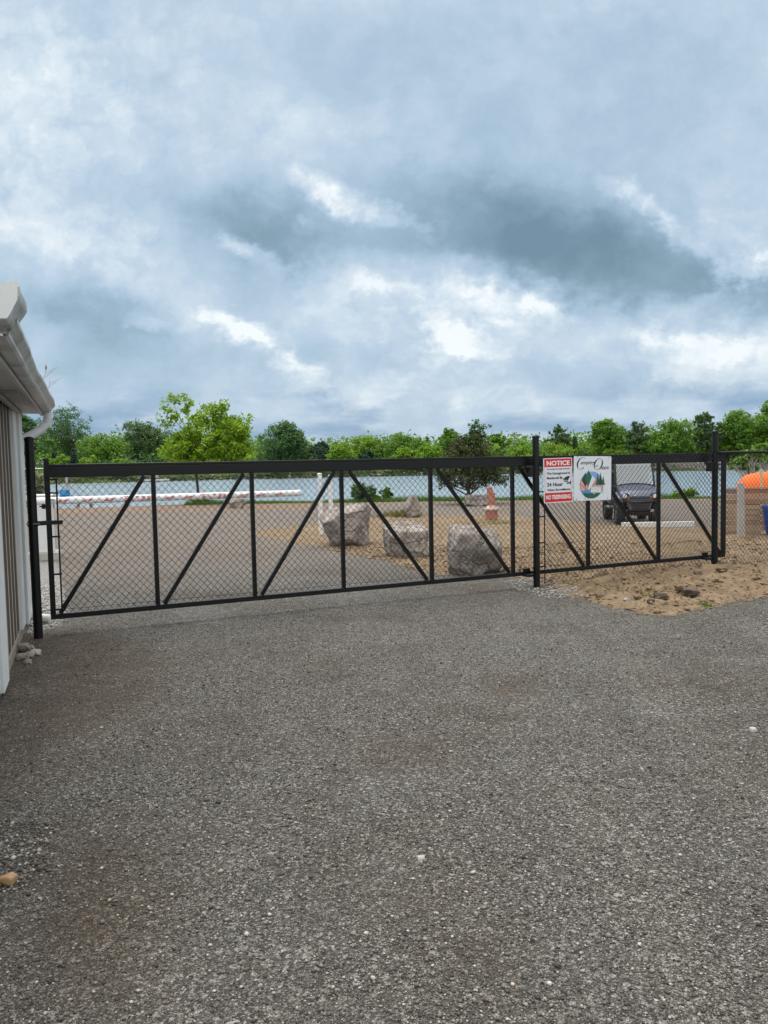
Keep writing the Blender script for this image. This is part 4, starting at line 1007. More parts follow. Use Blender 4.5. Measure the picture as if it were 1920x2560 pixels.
def pedestal():
    c = G(1229, 1300)
    p = thing('pedestal', c, 'faded red pedestal post with a pale flange standing on the soil', 'post')
    q = MB(); q.tube([c-Z3*.03, c+Z3*.30], .175, 20); o = q.build('base_drum', M['pinkstone'], p); smooth_by_angle(o)
    q = MB(); q.tube([c+Z3*.29, c+Z3*.335, c+Z3*.36, c+Z3*.43], [.22, .22, .17, .10], 20); o = q.build('flange', M['palecap'], p); smooth_by_angle(o)
    q = MB(); q.hexa([c+Vector((x, y, z)) for z, s, o_ in ((.40, .085, 0), (.95, .075, -.05)) for x, y in ((-s+o_, -s), (s+o_, -s), (s+o_, s), (-s+o_, s))]); q.build('column', M['pinkstone'], p, bevel=.015)
    q = MB(); q.box(c+Vector((.075, -.02, .62)), (.05, .10, .34)); q.build('side_rib', M['pinkstone'], p, bevel=.012)
pedestal()

# ------------------------------------------------------------------ utility vehicle
def utv():
    fr = G(1545, 1312); base = Vector((fr.x+.50, fr.y+.05, 0)); base.z = float(ground_h(base.x, base.y))+.01
    U = thing('utility_vehicle', base, 'dark blue side by side utility vehicle facing the gate behind the fence', 'utility vehicle', local=True, rotz=R(-8))
    # local frame: x right in the picture, y away, z up; front axle at y=0
    def loft(secs, name, mat, bevel=0, smooth=True, cap=True):
        q = MB(); n = len(secs[0]); vs = [v for s in secs for v in s]; fs = []
        for i in range(len(secs)-1):
            for j in range(n): fs.append((i*n+j, i*n+(j+1) % n, (i+1)*n+(j+1) % n, (i+1)*n+j))
        if cap: fs += [tuple(range(n-1, -1, -1)), tuple(range((len(secs)-1)*n, len(secs)*n))]
        q.add(vs, fs); o = q.build(name, mat, U, bevel=bevel)
        if smooth: smooth_by_angle(o, 38)
        return o
    def arc_sec(y, w, z0, z1, crown, n=12, taper=.94):
        top = [(-w*taper+2*w*taper*i/n, y, z1+crown*(1-((2*i/n-1)**2))) for i in range(n+1)]
        return [(-w, y, z0)]+top+[(w, y, z0)]
    # hood: sloping clamshell
    loft([arc_sec(-.40, .40, .66, .715, .02), arc_sec(-.36, .455, .64, .76, .025), arc_sec(-.20, .49, .66, .84, .03), arc_sec(.05, .50, .68, .925, .04), arc_sec(.24, .50, .68, .965, .055)], 'hood', M['utv'])
    loft([arc_sec(.22, .515, .93, .965, .06), arc_sec(.27, .515, .93, .985, .062), arc_sec(.30, .515, .90, .975, .06)], 'cowl', M['utvdark'])
    q = MB(); q.prism([(-.17, .74), (.17, .74), (.10, .765), (0, .775), (-.10, .765)], (0, -.392, 0), X3, Z3, Y3, .03); q.build('hood_badge', M['chrome'], U, bevel=.004)
    # nose panel between lamps
    q = MB(); q.hexa([(-.30, -.41, .600), (.30, -.41, .600), (.42, -.28, .600), (-.42, -.28, .600), (-.30, -.425, .665), (.30, -.425, .665), (.42, -.28, .665), (-.42, -.28, .665)]); q.build('nose_panel', M['utvgrey'], U, bevel=.012)
    q = MB(); q.box((0, -.422, .690), (.50, .03, .028)); q.build('nose_slot', M['utvdark'], U, bevel=.006)
    for sx in (-1, 1):
        # fender flares
        loft([[(sx*.40, -.36, .57), (sx*.52, -.30, .60), (sx*.52, -.30, .66), (sx*.40, -.38, .70)],
              [(sx*.42, -.10, .66), (sx*.58, -.10, .70), (sx*.57, -.10, .745), (sx*.47, -.10, .80)],
              [(sx*.44, .20, .62), (sx*.58, .22, .62), (sx*.57, .22, .70), (sx*.48, .20, .84)]], 'fender', M['utvgrey'])
        h = thing_child = MB(); h.tube([(sx*.345, -.405, .722), (sx*.345, -.385, .722)], .088, 20); ho = h.build('headlight', M['utvdark'], U); smooth_by_angle(ho)
        l = MB(); l.tube([(sx*.365, -.418, .730), (sx*.365, -.400, .730)], [.046, .060], 20); lo = l.build('lens', M['lamp'], ho); smooth_by_angle(lo)
        q = MB(); q.tube([(sx*.275, -.416, .700), (sx*.275, -.398, .700)], .028, 14); q.build('turn_signal', M['amber'], U)
        q = MB(); q.tube([(sx*.36, .24, .985), (sx*.36, .235, 1.02)], .018, 8); q.build('windscreen_clip', M['utvdark'], U)
    # grille / brush guard, skid plate
    q = MB(); q.hexa([(-.24, -.44, .36), (.24, -.44, .36), (.26, -.30, .36), (-.26, -.30, .36), (-.30, -.47, .585), (.30, -.47, .585), (.32, -.30, .585), (-.32, -.30, .585)]); q.build('front_guard', M['utvgrey'], U, bevel=.015)
    for z in (.42, .465, .51, .55):
        q = MB(); hw = .19+.05*(z-.42)/.13; q.box((0, -.452-.03*(z-.36)/.225, z), (2*hw, .02, .018)); q.build('grille_bar', M['utvdark'], U, bevel=.003)
    q = MB(); q.tube([(-.25, -.47, .385), (.25, -.47, .385)], .017, 10); q.tube([(-.30, -.50, .590), (.30, -.50, .590)], .019, 10); q.build('bumper_tube', M['utvdark'], U, smooth=True)
    q = MB(); q.hexa([(-.22, -.40, .24), (.22, -.40, .24), (.24, .9, .24), (-.24, .9, .24), (-.24, -.44, .345), (.24, -.44, .345), (.26, .9, .36), (-.26, .9, .36)]); q.build('skid_plate', M['utvdark'], U, bevel=.01)
    q = MB(); q.box((.30, -.36, .36), (.09, .10, .07)); q.box((-.33, -.34, .36), (.07, .08, .05)); q.build('tow_hook', M['chrome'], U, bevel=.01)
    # chassis, floor, seat box
    q = MB(); q.box((0, .95, .44), (.98, 1.5, .12)); q.build('chassis', M['utvdark'], U, bevel=.02)
    q = MB(); q.box((0, .30, .70), (.92, .10, .50)); q.build('firewall', M['utvdark'], U, bevel=.02)
    q = MB(); q.box((0, 1.05, .68), (1.15, .50, .38)); q.build('seat_base', M['utvgrey'], U, bevel=.03)
    q = MB(); q.box((0, 1.02, .91), (1.12, .48, .11)); q.build('seat', M['utvdark'], U, bevel=.04)
    q = MB(); q.hexa([(-.55, 1.22, .95), (.55, 1.22, .95), (.55, 1.32, .95), (-.55, 1.32, .95), (-.53, 1.32, 1.32), (.53, 1.32, 1.32), (.53, 1.40, 1.32), (-.53, 1.40, 1.32)]); q.build('backrest', M['utvdark'], U, bevel=.03)
    # steering wheel
    q = MB(); n = 24; ctr = Vector((.17, .62, 1.13)); a1 = Vector((1, 0, 0)); a2 = Vector((0, .42, .90)).normalized()
    ring = [ctr+(a1*math.cos(2*math.pi*i/n)+a2*math.sin(2*math.pi*i/n))*.17 for i in range(n+1)]; q.tube(ring, .016, 8, False)
    for a in (0, 120, 240): q.tube([ctr, ctr+(a1*math.cos(R(a+90))+a2*math.sin(R(a+90)))*.17], .012, 6)
    q.tube([ctr, (.17, .35, .92)], .022, 8); q.build('steering_wheel', M['utvdark'], U, smooth=True)
    # roll cage, roof, windscreen
    q = MB()
    for sx in (-1, 1):
        q.tube([(sx*.50, .26, .70), (sx*.49, .28, .98), (sx*.47, .55, 1.66), (sx*.47, .75, 1.72), (sx*.50, 1.45, 1.72), (sx*.52, 1.52, 1.4), (sx*.52, 1.52, .60)], .024, 10)
    q.tube([(-.47, .58, 1.69), (.47, .58, 1.69)], .022, 10); q.tube([(-.51, 1.47, 1.71), (.51, 1.47, 1.71)], .022, 10); q.build('roll_cage', M['utvdark'], U, smooth=True)
    loft([arc_sec(.50, .53, 1.725, 1.74, .02), arc_sec(1.55, .55, 1.735, 1.755, .03)], 'roof', M['utvdark'])
    q = MB(); q.hexa([(-.455, .285, 1.0), (.455, .285, 1.0), (.455, .293, 1.0), (-.455, .293, 1.0), (-.44, .545, 1.655), (.44, .545, 1.655), (.44, .553, 1.655), (-.44, .553, 1.655)]); q.build('windscreen', M['glass'], U)
    # cargo bed
    q = MB(); q.box((0, 1.98, .74), (1.20, .92, .06)); q.box((-.60, 1.98, .90), (.05, .92, .30)); q.box((.60, 1.98, .90), (.05, .92, .30)); q.box((0, 1.54, .90), (1.15, .05, .30)); q.box((0, 2.44, .90), (1.15, .05, .30)); q.build('cargo_bed', M['utvgrey'], U, bevel=.015)
    q = MB(); q.hexa([(-.66, 1.55, .50), (-.50, 1.55, .50), (-.50, 2.4, .50), (-.66, 2.4, .50), (-.66, 1.6, .80), (-.52, 1.6, .80), (-.52, 2.4, .80), (-.66, 2.4, .80)]); q.build('rear_fender', M['utvgrey'], U, bevel=.03)
    # side step and door bars
    for sx in (-1, 1):
        q = MB(); q.box((sx*.55, .78, .40), (.18, .72, .06)); q.build('side_step', M['utvgrey'], U, bevel=.02)
    # wheels
    def wheel(x, y, rr=.285, w=.22):
        prof = [(-.5*w, .58*rr), (-.5*w, .86*rr), (-.42*w, .96*rr), (-.25*w, rr), (.25*w, rr), (.42*w, .96*rr), (.5*w, .86*rr), (.5*w, .58*rr)]
        n = 36; q = MB(); vs = []; fs = []; k = len(prof)
        for i in range(n):
            a = 2*math.pi*i/n; lug = 1.0 if i % 2 else .955
            for j, (dx, r_) in enumerate(prof):
                r2 = r_*(lug if 2 <= j <= 5 else 1); vs.append((x+dx, y+r2*math.cos(a), rr+r2*math.sin(a)))
        for i in range(n):
            for j in range(k): fs.append((i*k+j, i*k+(j+1) % k, ((i+1) % n)*k+(j+1) % k, ((i+1) % n)*k+j))
        q.add(vs, fs)
        for i in range(0, n, 2):     # chevron lugs
            a = 2*math.pi*i/n
            for sx in (-1, 1):
                q.bar((x+sx*.01, y+math.cos(a)*rr, rr+math.sin(a)*rr), (x+sx*w*.46, y+math.cos(a+.10)*rr*.985, rr+math.sin(a+.10)*rr*.985), .03, .022, (0, math.cos(a), math.sin(a)))
        wo = q.build('wheel', M['tyre'], U)
        h = MB(); h.tube([(x-.40*w, y, rr), (x-.1*w, y, rr), (x+.1*w, y, rr), (x+.40*w, y, rr)], [.60*rr, .5*rr, .5*rr, .60*rr], 24); ro = h.build('rim', M['rim'], wo); smooth_by_angle(ro)
    for x, y in ((-.43, .0), (.43, .0), (-.46, 1.9), (.46, 1.9)): wheel(x, y)
utv()
def kerbstop():
    a = G(1556, 1319); b = G(1737, 1316); d = (b-a).normalized(); n = Vector((-d.y, d.x, 0)); z = float(ground_h((a.x+b.x)/2, (a.y+b.y)/2))
    q = MB(); L = (b-a).length
    q.prism([(0, 0), (.16, 0), (.135, .135), (.025, .135)], Vector((a.x, a.y, z-.01)), n, Z3, d, L)
    o = q.build('parking_curb', M['curb'], base=(a.x, a.y, z-.01), bevel=.012); tag(o, 'pale concrete wheel stop lying in front of the utility vehicle', 'wheel stop')
kerbstop()

# ------------------------------------------------------------------ board wall, bin, orange boat, poles on the right
def right_side():
    a = G(1822, 1341); b = G(1925, 1338); d = (b-a); d.z = 0; d.normalize(); d = Vector((.985, -.17, 0)).normalized(); n = Vector((-d.y, d.x, 0)); L = 5.0; z0 = float(ground_h(a.x, a.y))-.02
    w = thing('board_wall', Vector((a.x, a.y, z0)), 'tan wall of stacked boards behind the fence beside the blue bin', 'wall')
    H = 1.0; nb = 8
    for s0, s1 in ((-.08, 1.52), (1.525, 3.2), (3.205, L)):
        for i in range(nb):
            q = MB(); h0 = .10+(H-.10)*i/nb; h1 = .10+(H-.10)*(i+1)/nb-.014
            q.box(Vector((a.x, a.y, z0))+d*((s0+s1)/2)+n*(.03+.002*((i*7) % 3))+Z3*((h0+h1)/2), (s1-s0, .05, h1-h0), (d, n, Z3)); q.build('board', M['board'], w, bevel=.004)
    for s in (.02, .50, .98, 1.55, 2.2):
        q = MB(); q.box(Vector((a.x, a.y, z0))+d*s+n*.03+Z3*.05, (.30, .08, .10), (d, n, Z3)); q.build('foot_block', M['board'], w, bevel=.004)
    q = MB(); q.box(Vector((a.x, a.y, z0))+d*(L/2-.04)+n*.03+Z3*(H+.012), (L+.08, .10, .022), (d, n, Z3)); q.build('top_board', M['board'], w, bevel=.004)
    c = G(1852, 1346); c.z = float(ground_h(c.x, c.y))
    q = MB(); q.hexa([c+Vector((x, y, z)) for z, s in ((-.05, .062), (1.10, .055)) for x, y in ((-s-.012*(z > 0), -s), (s-.012*(z > 0), -s), (s-.012*(z > 0), s), (-s-.012*(z > 0), s))])
    tag(q.build('wooden_post', M['postgrey'], base=c, bevel=.008), 'square grey weathered post standing against the board wall', 'post')
    c = G(1945, 1341); c.z = float(ground_h(c.x, c.y))
    bn = thing('bin', c, 'blue plastic bin at the right edge in front of the board wall', 'bin')
    q = MB(); q.tube([c, c+Z3*.50, c+Z3*.54, c+Z3*.54, c+Z3*.60, c+Z3*.60, c+Z3*.05], [.225, .285, .285, .305, .305, .275, .20], 28); o = q.build('body', M['blue'], bn); smooth_by_angle(o)
    q = MB(); q.tube([c+Z3*.602, c+Z3*.615, c+Z3*.625], [.308, .30, .25], 28); o = q.build('lid', M['blue'], bn); smooth_by_angle(o)
    # orange upturned boat hull behind the wall
    y = 19.5; p = AT(1840, 1222, y); q0 = AT(1935, 1180, y); c = Vector((p.x, y, float(ground_h(p.x, y))))
    top = q0.z; L = 3.6
    bt = MB(); ns = 26; npf = 14; vs = []; fs = []
    for i in range(ns+1):
        t = i/ns; s = L*t; e = float(np.interp(min(s, L-s), [0, .08, .18, .5, 1.0], [.001, .55, .88, .96, 1.0]))
        hw = .42*e; hh = (top-c.z-.55)*e
        for j in range(npf+1):
            a_ = math.pi*j/npf; vs.append((c.x+s, c.y-hw*math.cos(a_), c.z+.55+hh*math.sin(a_)**.75))
    for i in range(ns):
        for j in range(npf): fs.append((i*(npf+1)+j, i*(npf+1)+j+1, (i+1)*(npf+1)+j+1, (i+1)*(npf+1)+j))
    bt.add(vs, fs)
    B = thing('boat', c, 'bright orange upturned boat hull showing above the board wall', 'boat')
    o = bt.build('hull', M['orange'], B, smooth=True); sm = o.modifiers.new('thick', 'SOLIDIFY'); sm.thickness = .02
    gq = MB(); gq.tube([(c.x+.02, c.y-.43, c.z+.55), (c.x+L-.02, c.y-.43, c.z+.55)], .02, 8); gq.build('gunwale', M['orange'], B)
    for s in (.5, 2.9):
        gq = MB(); gq.box((c.x+s, c.y, c.z+.27), (.12, .9, .54)); gq.build('trestle', M['board'], B, bevel=.01)
    c = AT(1905, 1214, 18.2); g0 = float(ground_h(c.x, 18.2)); tp = AT(1903, 1172, 18.2)
    q = MB(); q.tube([(c.x, 18.2, g0), tp], .028, 12); o = q.build('marker_pole', M['creampole'], base=(c.x, 18.2, g0)); smooth_by_angle(o)
    tag(o, 'thin cream pole standing in front of the orange boat', 'pole')
right_side()

# ------------------------------------------------------------------ trees
def leaf_quads(rg, C, n_per, sig, size, up=.35, elong=1.6, droop=0.0):
    """small leaf faces scattered round the cluster centres C"""
    n = len(C)*n_per
    cc = np.repeat(C, n_per, 0); sg = np.repeat(np.broadcast_to(sig, (len(C),)), n_per)
    P = cc+rg.normal(size=(n, 3))*sg[:, None]*np.array([1, 1, .72])
    N = rg.normal(size=(n, 3)); N[:, 2] = np.abs(N[:, 2])+up; N /= np.linalg.norm(N, axis=1)[:, None]
    A = rg.normal(size=(n, 3)); A[:, 2] -= droop; A -= N*(A*N).sum(1)[:, None]; A /= np.linalg.norm(A, axis=1)[:, None]; B = np.cross(N, A)
    s = size*rg.uniform(.6, 1.35, n)[:, None]
    V = np.stack([P-A*s*.5*elong, P+B*s*.5-A*s*.1, P+A*s*.5*elong, P-B*s*.5-A*s*.1], 1).reshape(-1, 3)
    F = np.arange(n*4).reshape(-1, 4); return V, F
def branches(c, tips, H, r0, rg, forkh=(.25, .6), bend=.15):
    q = MB(); top = Vector((c[0]+rg.normal()*.03*H, c[1]+rg.normal()*.03*H, c[2]+H*.72))
    mid = Vector((c[0]+rg.normal()*.015*H, c[1], c[2]+H*.35)); b = Vector(c)
    q.tube([b-Z3*.15, b+Z3*.06*H, mid, top], [r0*1.5, r0, r0*.75, r0*.25], 9)
    for t in tips:
        t = Vector(t); k_ = rg.uniform(*forkh); s = b.lerp(mid, k_*2) if k_ < .5 else mid.lerp(top, (k_-.5)*2)
        m_ = s.lerp(t, .5)+Vector((rg.normal()*bend, rg.normal()*bend, abs(rg.normal())*bend))*(t-s).length*.5
        q.tube([s, m_, t], [r0*.38, r0*.22, r0*.06], 5, False)
    return q
def tree(name, label, cat, c, H, W, leaf, seed, lobes=9, n=2600, ls=.27, base=.16, group=None, airy=0.0, shape='round', trunk='barkfar', r0=None, depth=None, sq=.8, lean=0.0):
    rg = np.random.default_rng(seed); c = Vector(c); Dp = depth or W*.9
    t = thing(name, c, label, cat, group); zb = H*base
    L = []; Rr = []
    for i in range(lobes):
        f = (i+.5)/lobes; a = rg.uniform(0, 2*np.pi)
        z = zb+(H-zb)*(.16+.68*f)
        prof = math.sin(math.pi*(.16+.74*f))**.7 if shape == 'round' else (1-f)**.8 if shape == 'cone' else (.55+.45*f)
        rad = rg.uniform(.35, .78)*prof
        L.append((c.x+math.cos(a)*rad*W/2+lean*z, c.y+math.sin(a)*rad*Dp/2, c.z+z)); Rr.append(W*rg.uniform(.17, .27)*(.7+.5*prof))
    L.append((c.x+lean*H, c.y, c.z+H-W*.17)); Rr.append(W*.19); L.append((c.x, c.y, c.z+(H+zb)/2)); Rr.append(W*.30)
    L = np.array(L); Rr = np.array(Rr)
    n = int(n*2.1); npc = 16 if airy < .3 else 22; K = int(n/npc)
    wts = Rr**2/np.sum(Rr**2); idx = rg.choice(len(L), K, p=wts)
    d = rg.normal(size=(K, 3)); d /= np.linalg.norm(d, axis=1)[:, None]
    rr = Rr[idx]*(.45+.6*np.sqrt(rg.uniform(0, 1, K)))
    C = L[idx]+d*rr[:, None]*np.array([1, 1, sq])
    C[:, 2] = np.maximum(C[:, 2], c.z+zb*.8)
    V, F = leaf_quads(rg, C, npc, W*(.035 if airy < .3 else .026), ls)
    link_mesh('crown', np_mesh('crown', V, F), LM[leaf], t)
    tips = [tuple(x) for x in L]+[tuple(x) for x in C[rg.choice(K, min(K, 26 if airy > .3 else 10), replace=False)]]
    q = branches((c.x, c.y, c.z), tips, H, r0 or H*.022, rg); q.build('trunk', M[trunk], t, smooth=True)
    return t
def conifer(name, label, c, H, W, leaf, seed, group=None, n=1800, ls=.2):
    rg = np.random.default_rng(seed); c = Vector(c); t = thing(name, c, label, 'tree', group)
    P = []; q = MB(); q.tube([c-Z3*.1, c+Z3*H], [H*.02, H*.004], 7)
    tiers = 14
    for i in range(tiers):
        f = i/tiers; z = H*(.06+.92*f); r = W/2*(1-f)**.85+.05
        for j in range(9):
            a = 2*math.pi*(j+rg.uniform(0, 1))/9; rl = r*rg.uniform(.75, 1.12)
            e = c+Vector((math.cos(a)*rl, math.sin(a)*rl, z-.18*rl)); q.tube([c+Z3*z, e], [.02*H*.3, .003*H], 4, False)
            for s in np.linspace(.25, 1, 6): P.append(tuple((c+Z3*z).lerp(e, s)))
    P = np.array(P); V, F = leaf_quads(rg, P, max(2, int(n/len(P))), W*.035, ls, elong=2.2)
    link_mesh('crown', np_mesh('crown', V, F), LM[leaf], t); q.build('trunk', M['barkfar'], t); return t

def far_trees():
    gr = 'trees along the far shore'
    def spot(px, topy, wpx, dist, bump=0):
        dist = max(dist, float(far_y(AT(px, 1160, dist).x))+2.5); p = AT(px, 1160, dist); z = float(ground_h(p.x, dist)); top = AT(px, topy, dist).z
        return (p.x, dist, z), top-z, wpx/FPX*dist
    T_ = [ # px, top, width px, dist, leaf, label, kwargs
     (58, 1032, 90, 150, 'dark', 'dark green tree on the far shore half hidden by the downspout', dict(n=2600)),
     (178, 1004, 140, 158, 'dark', 'tall airy dark tree at the far left with sky showing through its crown', dict(n=5200, airy=.5, lobes=15, base=.10, ls=.20)),
     (262, 1086, 110, 152, 'mid', 'low broad mid green tree right of the tall airy dark tree', dict(n=3600, base=.05)),
     (362, 1048, 138, 160, 'greygreen', 'grey green domed tree between the low broad tree and the yellow green tree', dict(n=5000, lobes=12, base=.06)),
     (432, 1100, 70, 156, 'mid', 'small mid green tree just left of the yellow green tree', dict(n=1800, base=.05)),
     (590, 1036, 90, 165, 'mid', 'mid green tree peeping out behind the right side of the yellow green tree', dict(n=2600)),
     (550, 1085, 90, 160, 'fresh', 'light green tree behind the trunk of the yellow green tree', dict(n=2200, base=.05)),
     (702, 1051, 132, 150, 'dark', 'large round dark green tree in the middle of the far shore', dict(n=5600, lobes=14, base=.05)),
     (755, 1080, 46, 158, 'greygreen', 'pale narrow tree against the right flank of the large round dark tree', dict(n=1300, airy=.5)),
     (795, 1106, 80, 160, 'deep', 'low very dark tree left of a blue spruce', dict(n=2000, base=.03)),
     (852, 1108, 72, 152, 'bright', 'small bright green tree right of the blue spruce', dict(n=2200, base=.03)),
     (912, 1091, 110, 160, 'bright', 'bright green dome behind the dark round bush', dict(n=3400, base=.03)),
     (1003, 1085, 112, 158, 'mid', 'wide mid green tree left of the thin dark conifer', dict(n=3600, base=.03)),
     (1122, 1069, 84, 160, 'mid', 'pointed mid green tree just left of the olive tree', dict(n=3000, base=.05, airy=.35)),
     (1068, 1112, 80, 150, 'bright', 'low bright green tree under the thin dark conifer', dict(n=2200, base=.02)),
     (1245, 1082, 70, 160, 'mid', 'loose green tree left of the utility pole', dict(n=2200, airy=.4)),
     (1310, 1104, 66, 158, 'mid', 'small tree behind the roller post', dict(n=1600, base=.03)),
     (1394, 1060, 66, 158, 'greygreen', 'slender airy tree above the red notice sign', dict(n=1800, airy=.5)),
     (1515, 1046, 104, 156, 'mid', 'full green tree above the camping sign', dict(n=4200, lobes=12, airy=.35)),
     (1590, 1054, 70, 152, 'greygreen', 'darker tree standing right of the full green tree', dict(n=2400)),
     (1682, 1050, 116, 150, 'mid', 'broad spreading tree left of the end post', dict(n=4400, lobes=12)),
     (1772, 1026, 84, 146, 'greygreen', 'thin crowned tall tree behind the end post', dict(n=2600, airy=.5)),
     (1850, 1022, 100, 140, 'mid', 'green tree rising at the right behind the yellow green thicket', dict(n=3600)),
     (1925, 1000, 100, 138, 'mid', 'tallest green tree at the right edge of the photo', dict(n=3600)),
     (1880, 1052, 150, 120, 'fresh', 'yellow green thicket tree above the orange boat', dict(n=5200, base=.02, lobes=14)),
     (1790, 1082, 100, 124, 'bright', 'bright bushy tree between the end post and the yellow green thicket', dict(n=3200, base=.02)),
    ]
    for i, (px, ty, w, dist, lf, lb, kw) in enumerate(T_):
        c, H, W = spot(px, ty, w, dist); tree('tree', lb, 'tree', c, H, W, lf, 100+i, group=gr, **kw)
    for i, (px, ty, w, dist, lf, lb) in enumerate(((184, 1118, 34, 140, 'spruce', 'blue grey spruce below the tall airy dark tree'), (802, 1120, 34, 142, 'spruce', 'blue grey spruce in front of the low very dark tree'),
            (1070, 1090, 32, 160, 'dark', 'thin dark conifer tip left of the pointed green tree'), (1437, 1088, 34, 156, 'dark', 'small dark conifer between the two signs'), (135, 1128, 22, 140, 'deep', 'tiny dark conifer behind the end of the gate beam'), (1668, 1075, 34, 160, 'dark', 'dark conifer tip behind the broad spreading tree'))):
        c, H, W = spot(px, ty, w, dist); conifer('conifer', lb, c, H, W, lf, 150+i, gr)
    for i, (px, ty, w, dist, lf, lb) in enumerate(((918, 1124, 38, 140, 'deep', 'dark round bush on the far shore above the gate beam'), (152, 1140, 60, 138, 'bright', 'bright bush above the left end of the gate beam'), (222, 1142, 56, 138, 'bright', 'bright bush right of the blue grey spruce'),
            (300, 1148, 60, 138, 'bright', 'bright low bush beneath the grey green domed tree'), (1010, 1120, 80, 142, 'fresh', 'fresh green bush in front of the wide mid green tree'), (1200, 1110, 90, 140, 'bright', 'bright bush behind the olive tree'),
            (1290, 1118, 90, 138, 'bright', 'bright bush at the foot of the utility pole'), (1400, 1118, 110, 136, 'fresh', 'fresh bush above the red notice sign'), (1520, 1112, 110, 136, 'bright', 'bright bush above the camping sign'), (1620, 1112, 110, 134, 'fresh', 'fresh bush left of the broad spreading tree'), (1710, 1106, 110, 130, 'bright', 'bright bush below the broad spreading tree'))):
        c, H, W = spot(px, ty, w, dist); tree('bush', lb, 'bush', c, H, W, lf, 170+i, lobes=6, n=1500, base=.02, group='bushes along the far shore')
    # wood closing the gaps behind the single trees
    rg = np.random.default_rng(77); Cs = []
    for px in np.linspace(-250, 2200, 190):
        h0 = np.interp(px, [-250, 60, 250, 500, 780, 900, 1300, 1600, 1750, 1950, 2200], [1095, 1085, 1112, 1100, 1118, 1118, 1112, 1098, 1085, 1060, 1040])
        dist = rg.uniform(168, 182); p = AT(px, 1160, dist); z = float(ground_h(p.x, dist)); top = AT(px, h0+rg.uniform(-8, 14), dist).z
        for zz in np.linspace(z+.4, top, 7): Cs.append((p.x+rg.normal()*1.2, dist+rg.normal()*2, zz))
    V, F = leaf_quads(rg, np.array(Cs), 64, 1.5, .46)
    tag(link_mesh('far_woods', np_mesh('far_woods', V, F), LM['mid']), 'dense green wood behind the trees of the far shore', 'woods', kind='stuff')
    # undergrowth along the far bank
    Cs = []
    for x in np.arange(-100, 120, .42):
        y = float(far_y(x))+rg.uniform(-.4, 5); z = float(ground_h(x, y)); hmax = 2.6*(.45+.9*vnoise(np.array([[x*.13, 3.3]]), 4)[0])
        for zz in np.linspace(.2, hmax, 3): Cs.append((x+rg.normal()*.4, y+rg.normal()*.6, z+zz))
    V, F = leaf_quads(rg, np.array(Cs), 18, .55, .24)
    tag(link_mesh('bank_scrub', np_mesh('bank_scrub', V, F), LM['dark']), 'green scrub growing along the far bank', 'scrub', kind='stuff')
    # stones along the far waterline
    n = 5200; x = rg.uniform(-75, 95, n); y = far_y(x)+rg.uniform(-1.2, 1.6, n); s = rg.lognormal(math.log(.20), .45, n).clip(.08, .6)
    P = np.stack([x, y, ground_h(x, y)], -1); o = scatter_stones('shore_stones', P, s, M['stone'], 12); tag(o, 'grey brown stones along the far waterline', 'stones', kind='stuff')
    # dry stone wall on the far shore, right
    p0 = AT(1650, 1170, 150); p1 = AT(1900, 1166, 140); p0.y = float(far_y(p0.x))-.2; p1.y = float(far_y(p1.x))-.2; q = MB(); L = 22; rnd = random.Random(3)
    d = Vector((p1.x-p0.x, p1.y-p0.y, 0)); L = d.length; d.normalize(); nn = Vector((-d.y, d.x, 0)); zb = WATER-.2
    for r_ in range(5):
        s = -2.0+rnd.random()
        while s < L+12:
            w = rnd.uniform(.6, 1.4); q.box(Vector((p0.x, p0.y, zb+.36*r_+.18))+d*(s+w/2)+nn*(rnd.uniform(-.06, .06)+.10*r_), (w-.06, .6, .33), (d, nn, Z3)); s += w
    tag(q.build('stone_wall', M['rock'], base=(p0.x, p0.y, zb), bevel=.05), 'rough stone retaining wall along the far shore at the right', 'wall')
    # pole with crossarm
    c, H, W = spot(1286, 1081, 10, 134)
    po = thing('utility_pole', c, 'wooden utility pole with a crossarm above the trees', 'pole'); c = Vector(c)
    q = MB(); q.tube([c, c+Z3*H], [.16, .11], 10); q.build('pole', M['pole'], po)
    q = MB(); q.box(c+Z3*(H-.45), (2.6, .14, .16)); q.build('crossarm', M['pole'], po)
    for dx in (-1.1, .45, 1.1):
        q = MB(); q.tube([c+Vector((dx, 0, H-.37)), c+Vector((dx, 0, H-.10))], .06, 8); q.build('insulator', M['galv'], po)
    # dock, white rail and flowering shrub on the far left
    p = AT(386, 1203, 141); q = MB(); q.box((p.x, 141, WATER+.35), (5.0, 1.4, .25)); q.box((p.x-2, 141, WATER+.0), (.2, .2, .6)); q.box((p.x+2, 141, WATER+.0), (.2, .2, .6))
    tag(q.build('dock', M['curb'], base=(p.x, 141, WATER)), 'small pale floating dock at the far shore', 'dock')
far_trees()

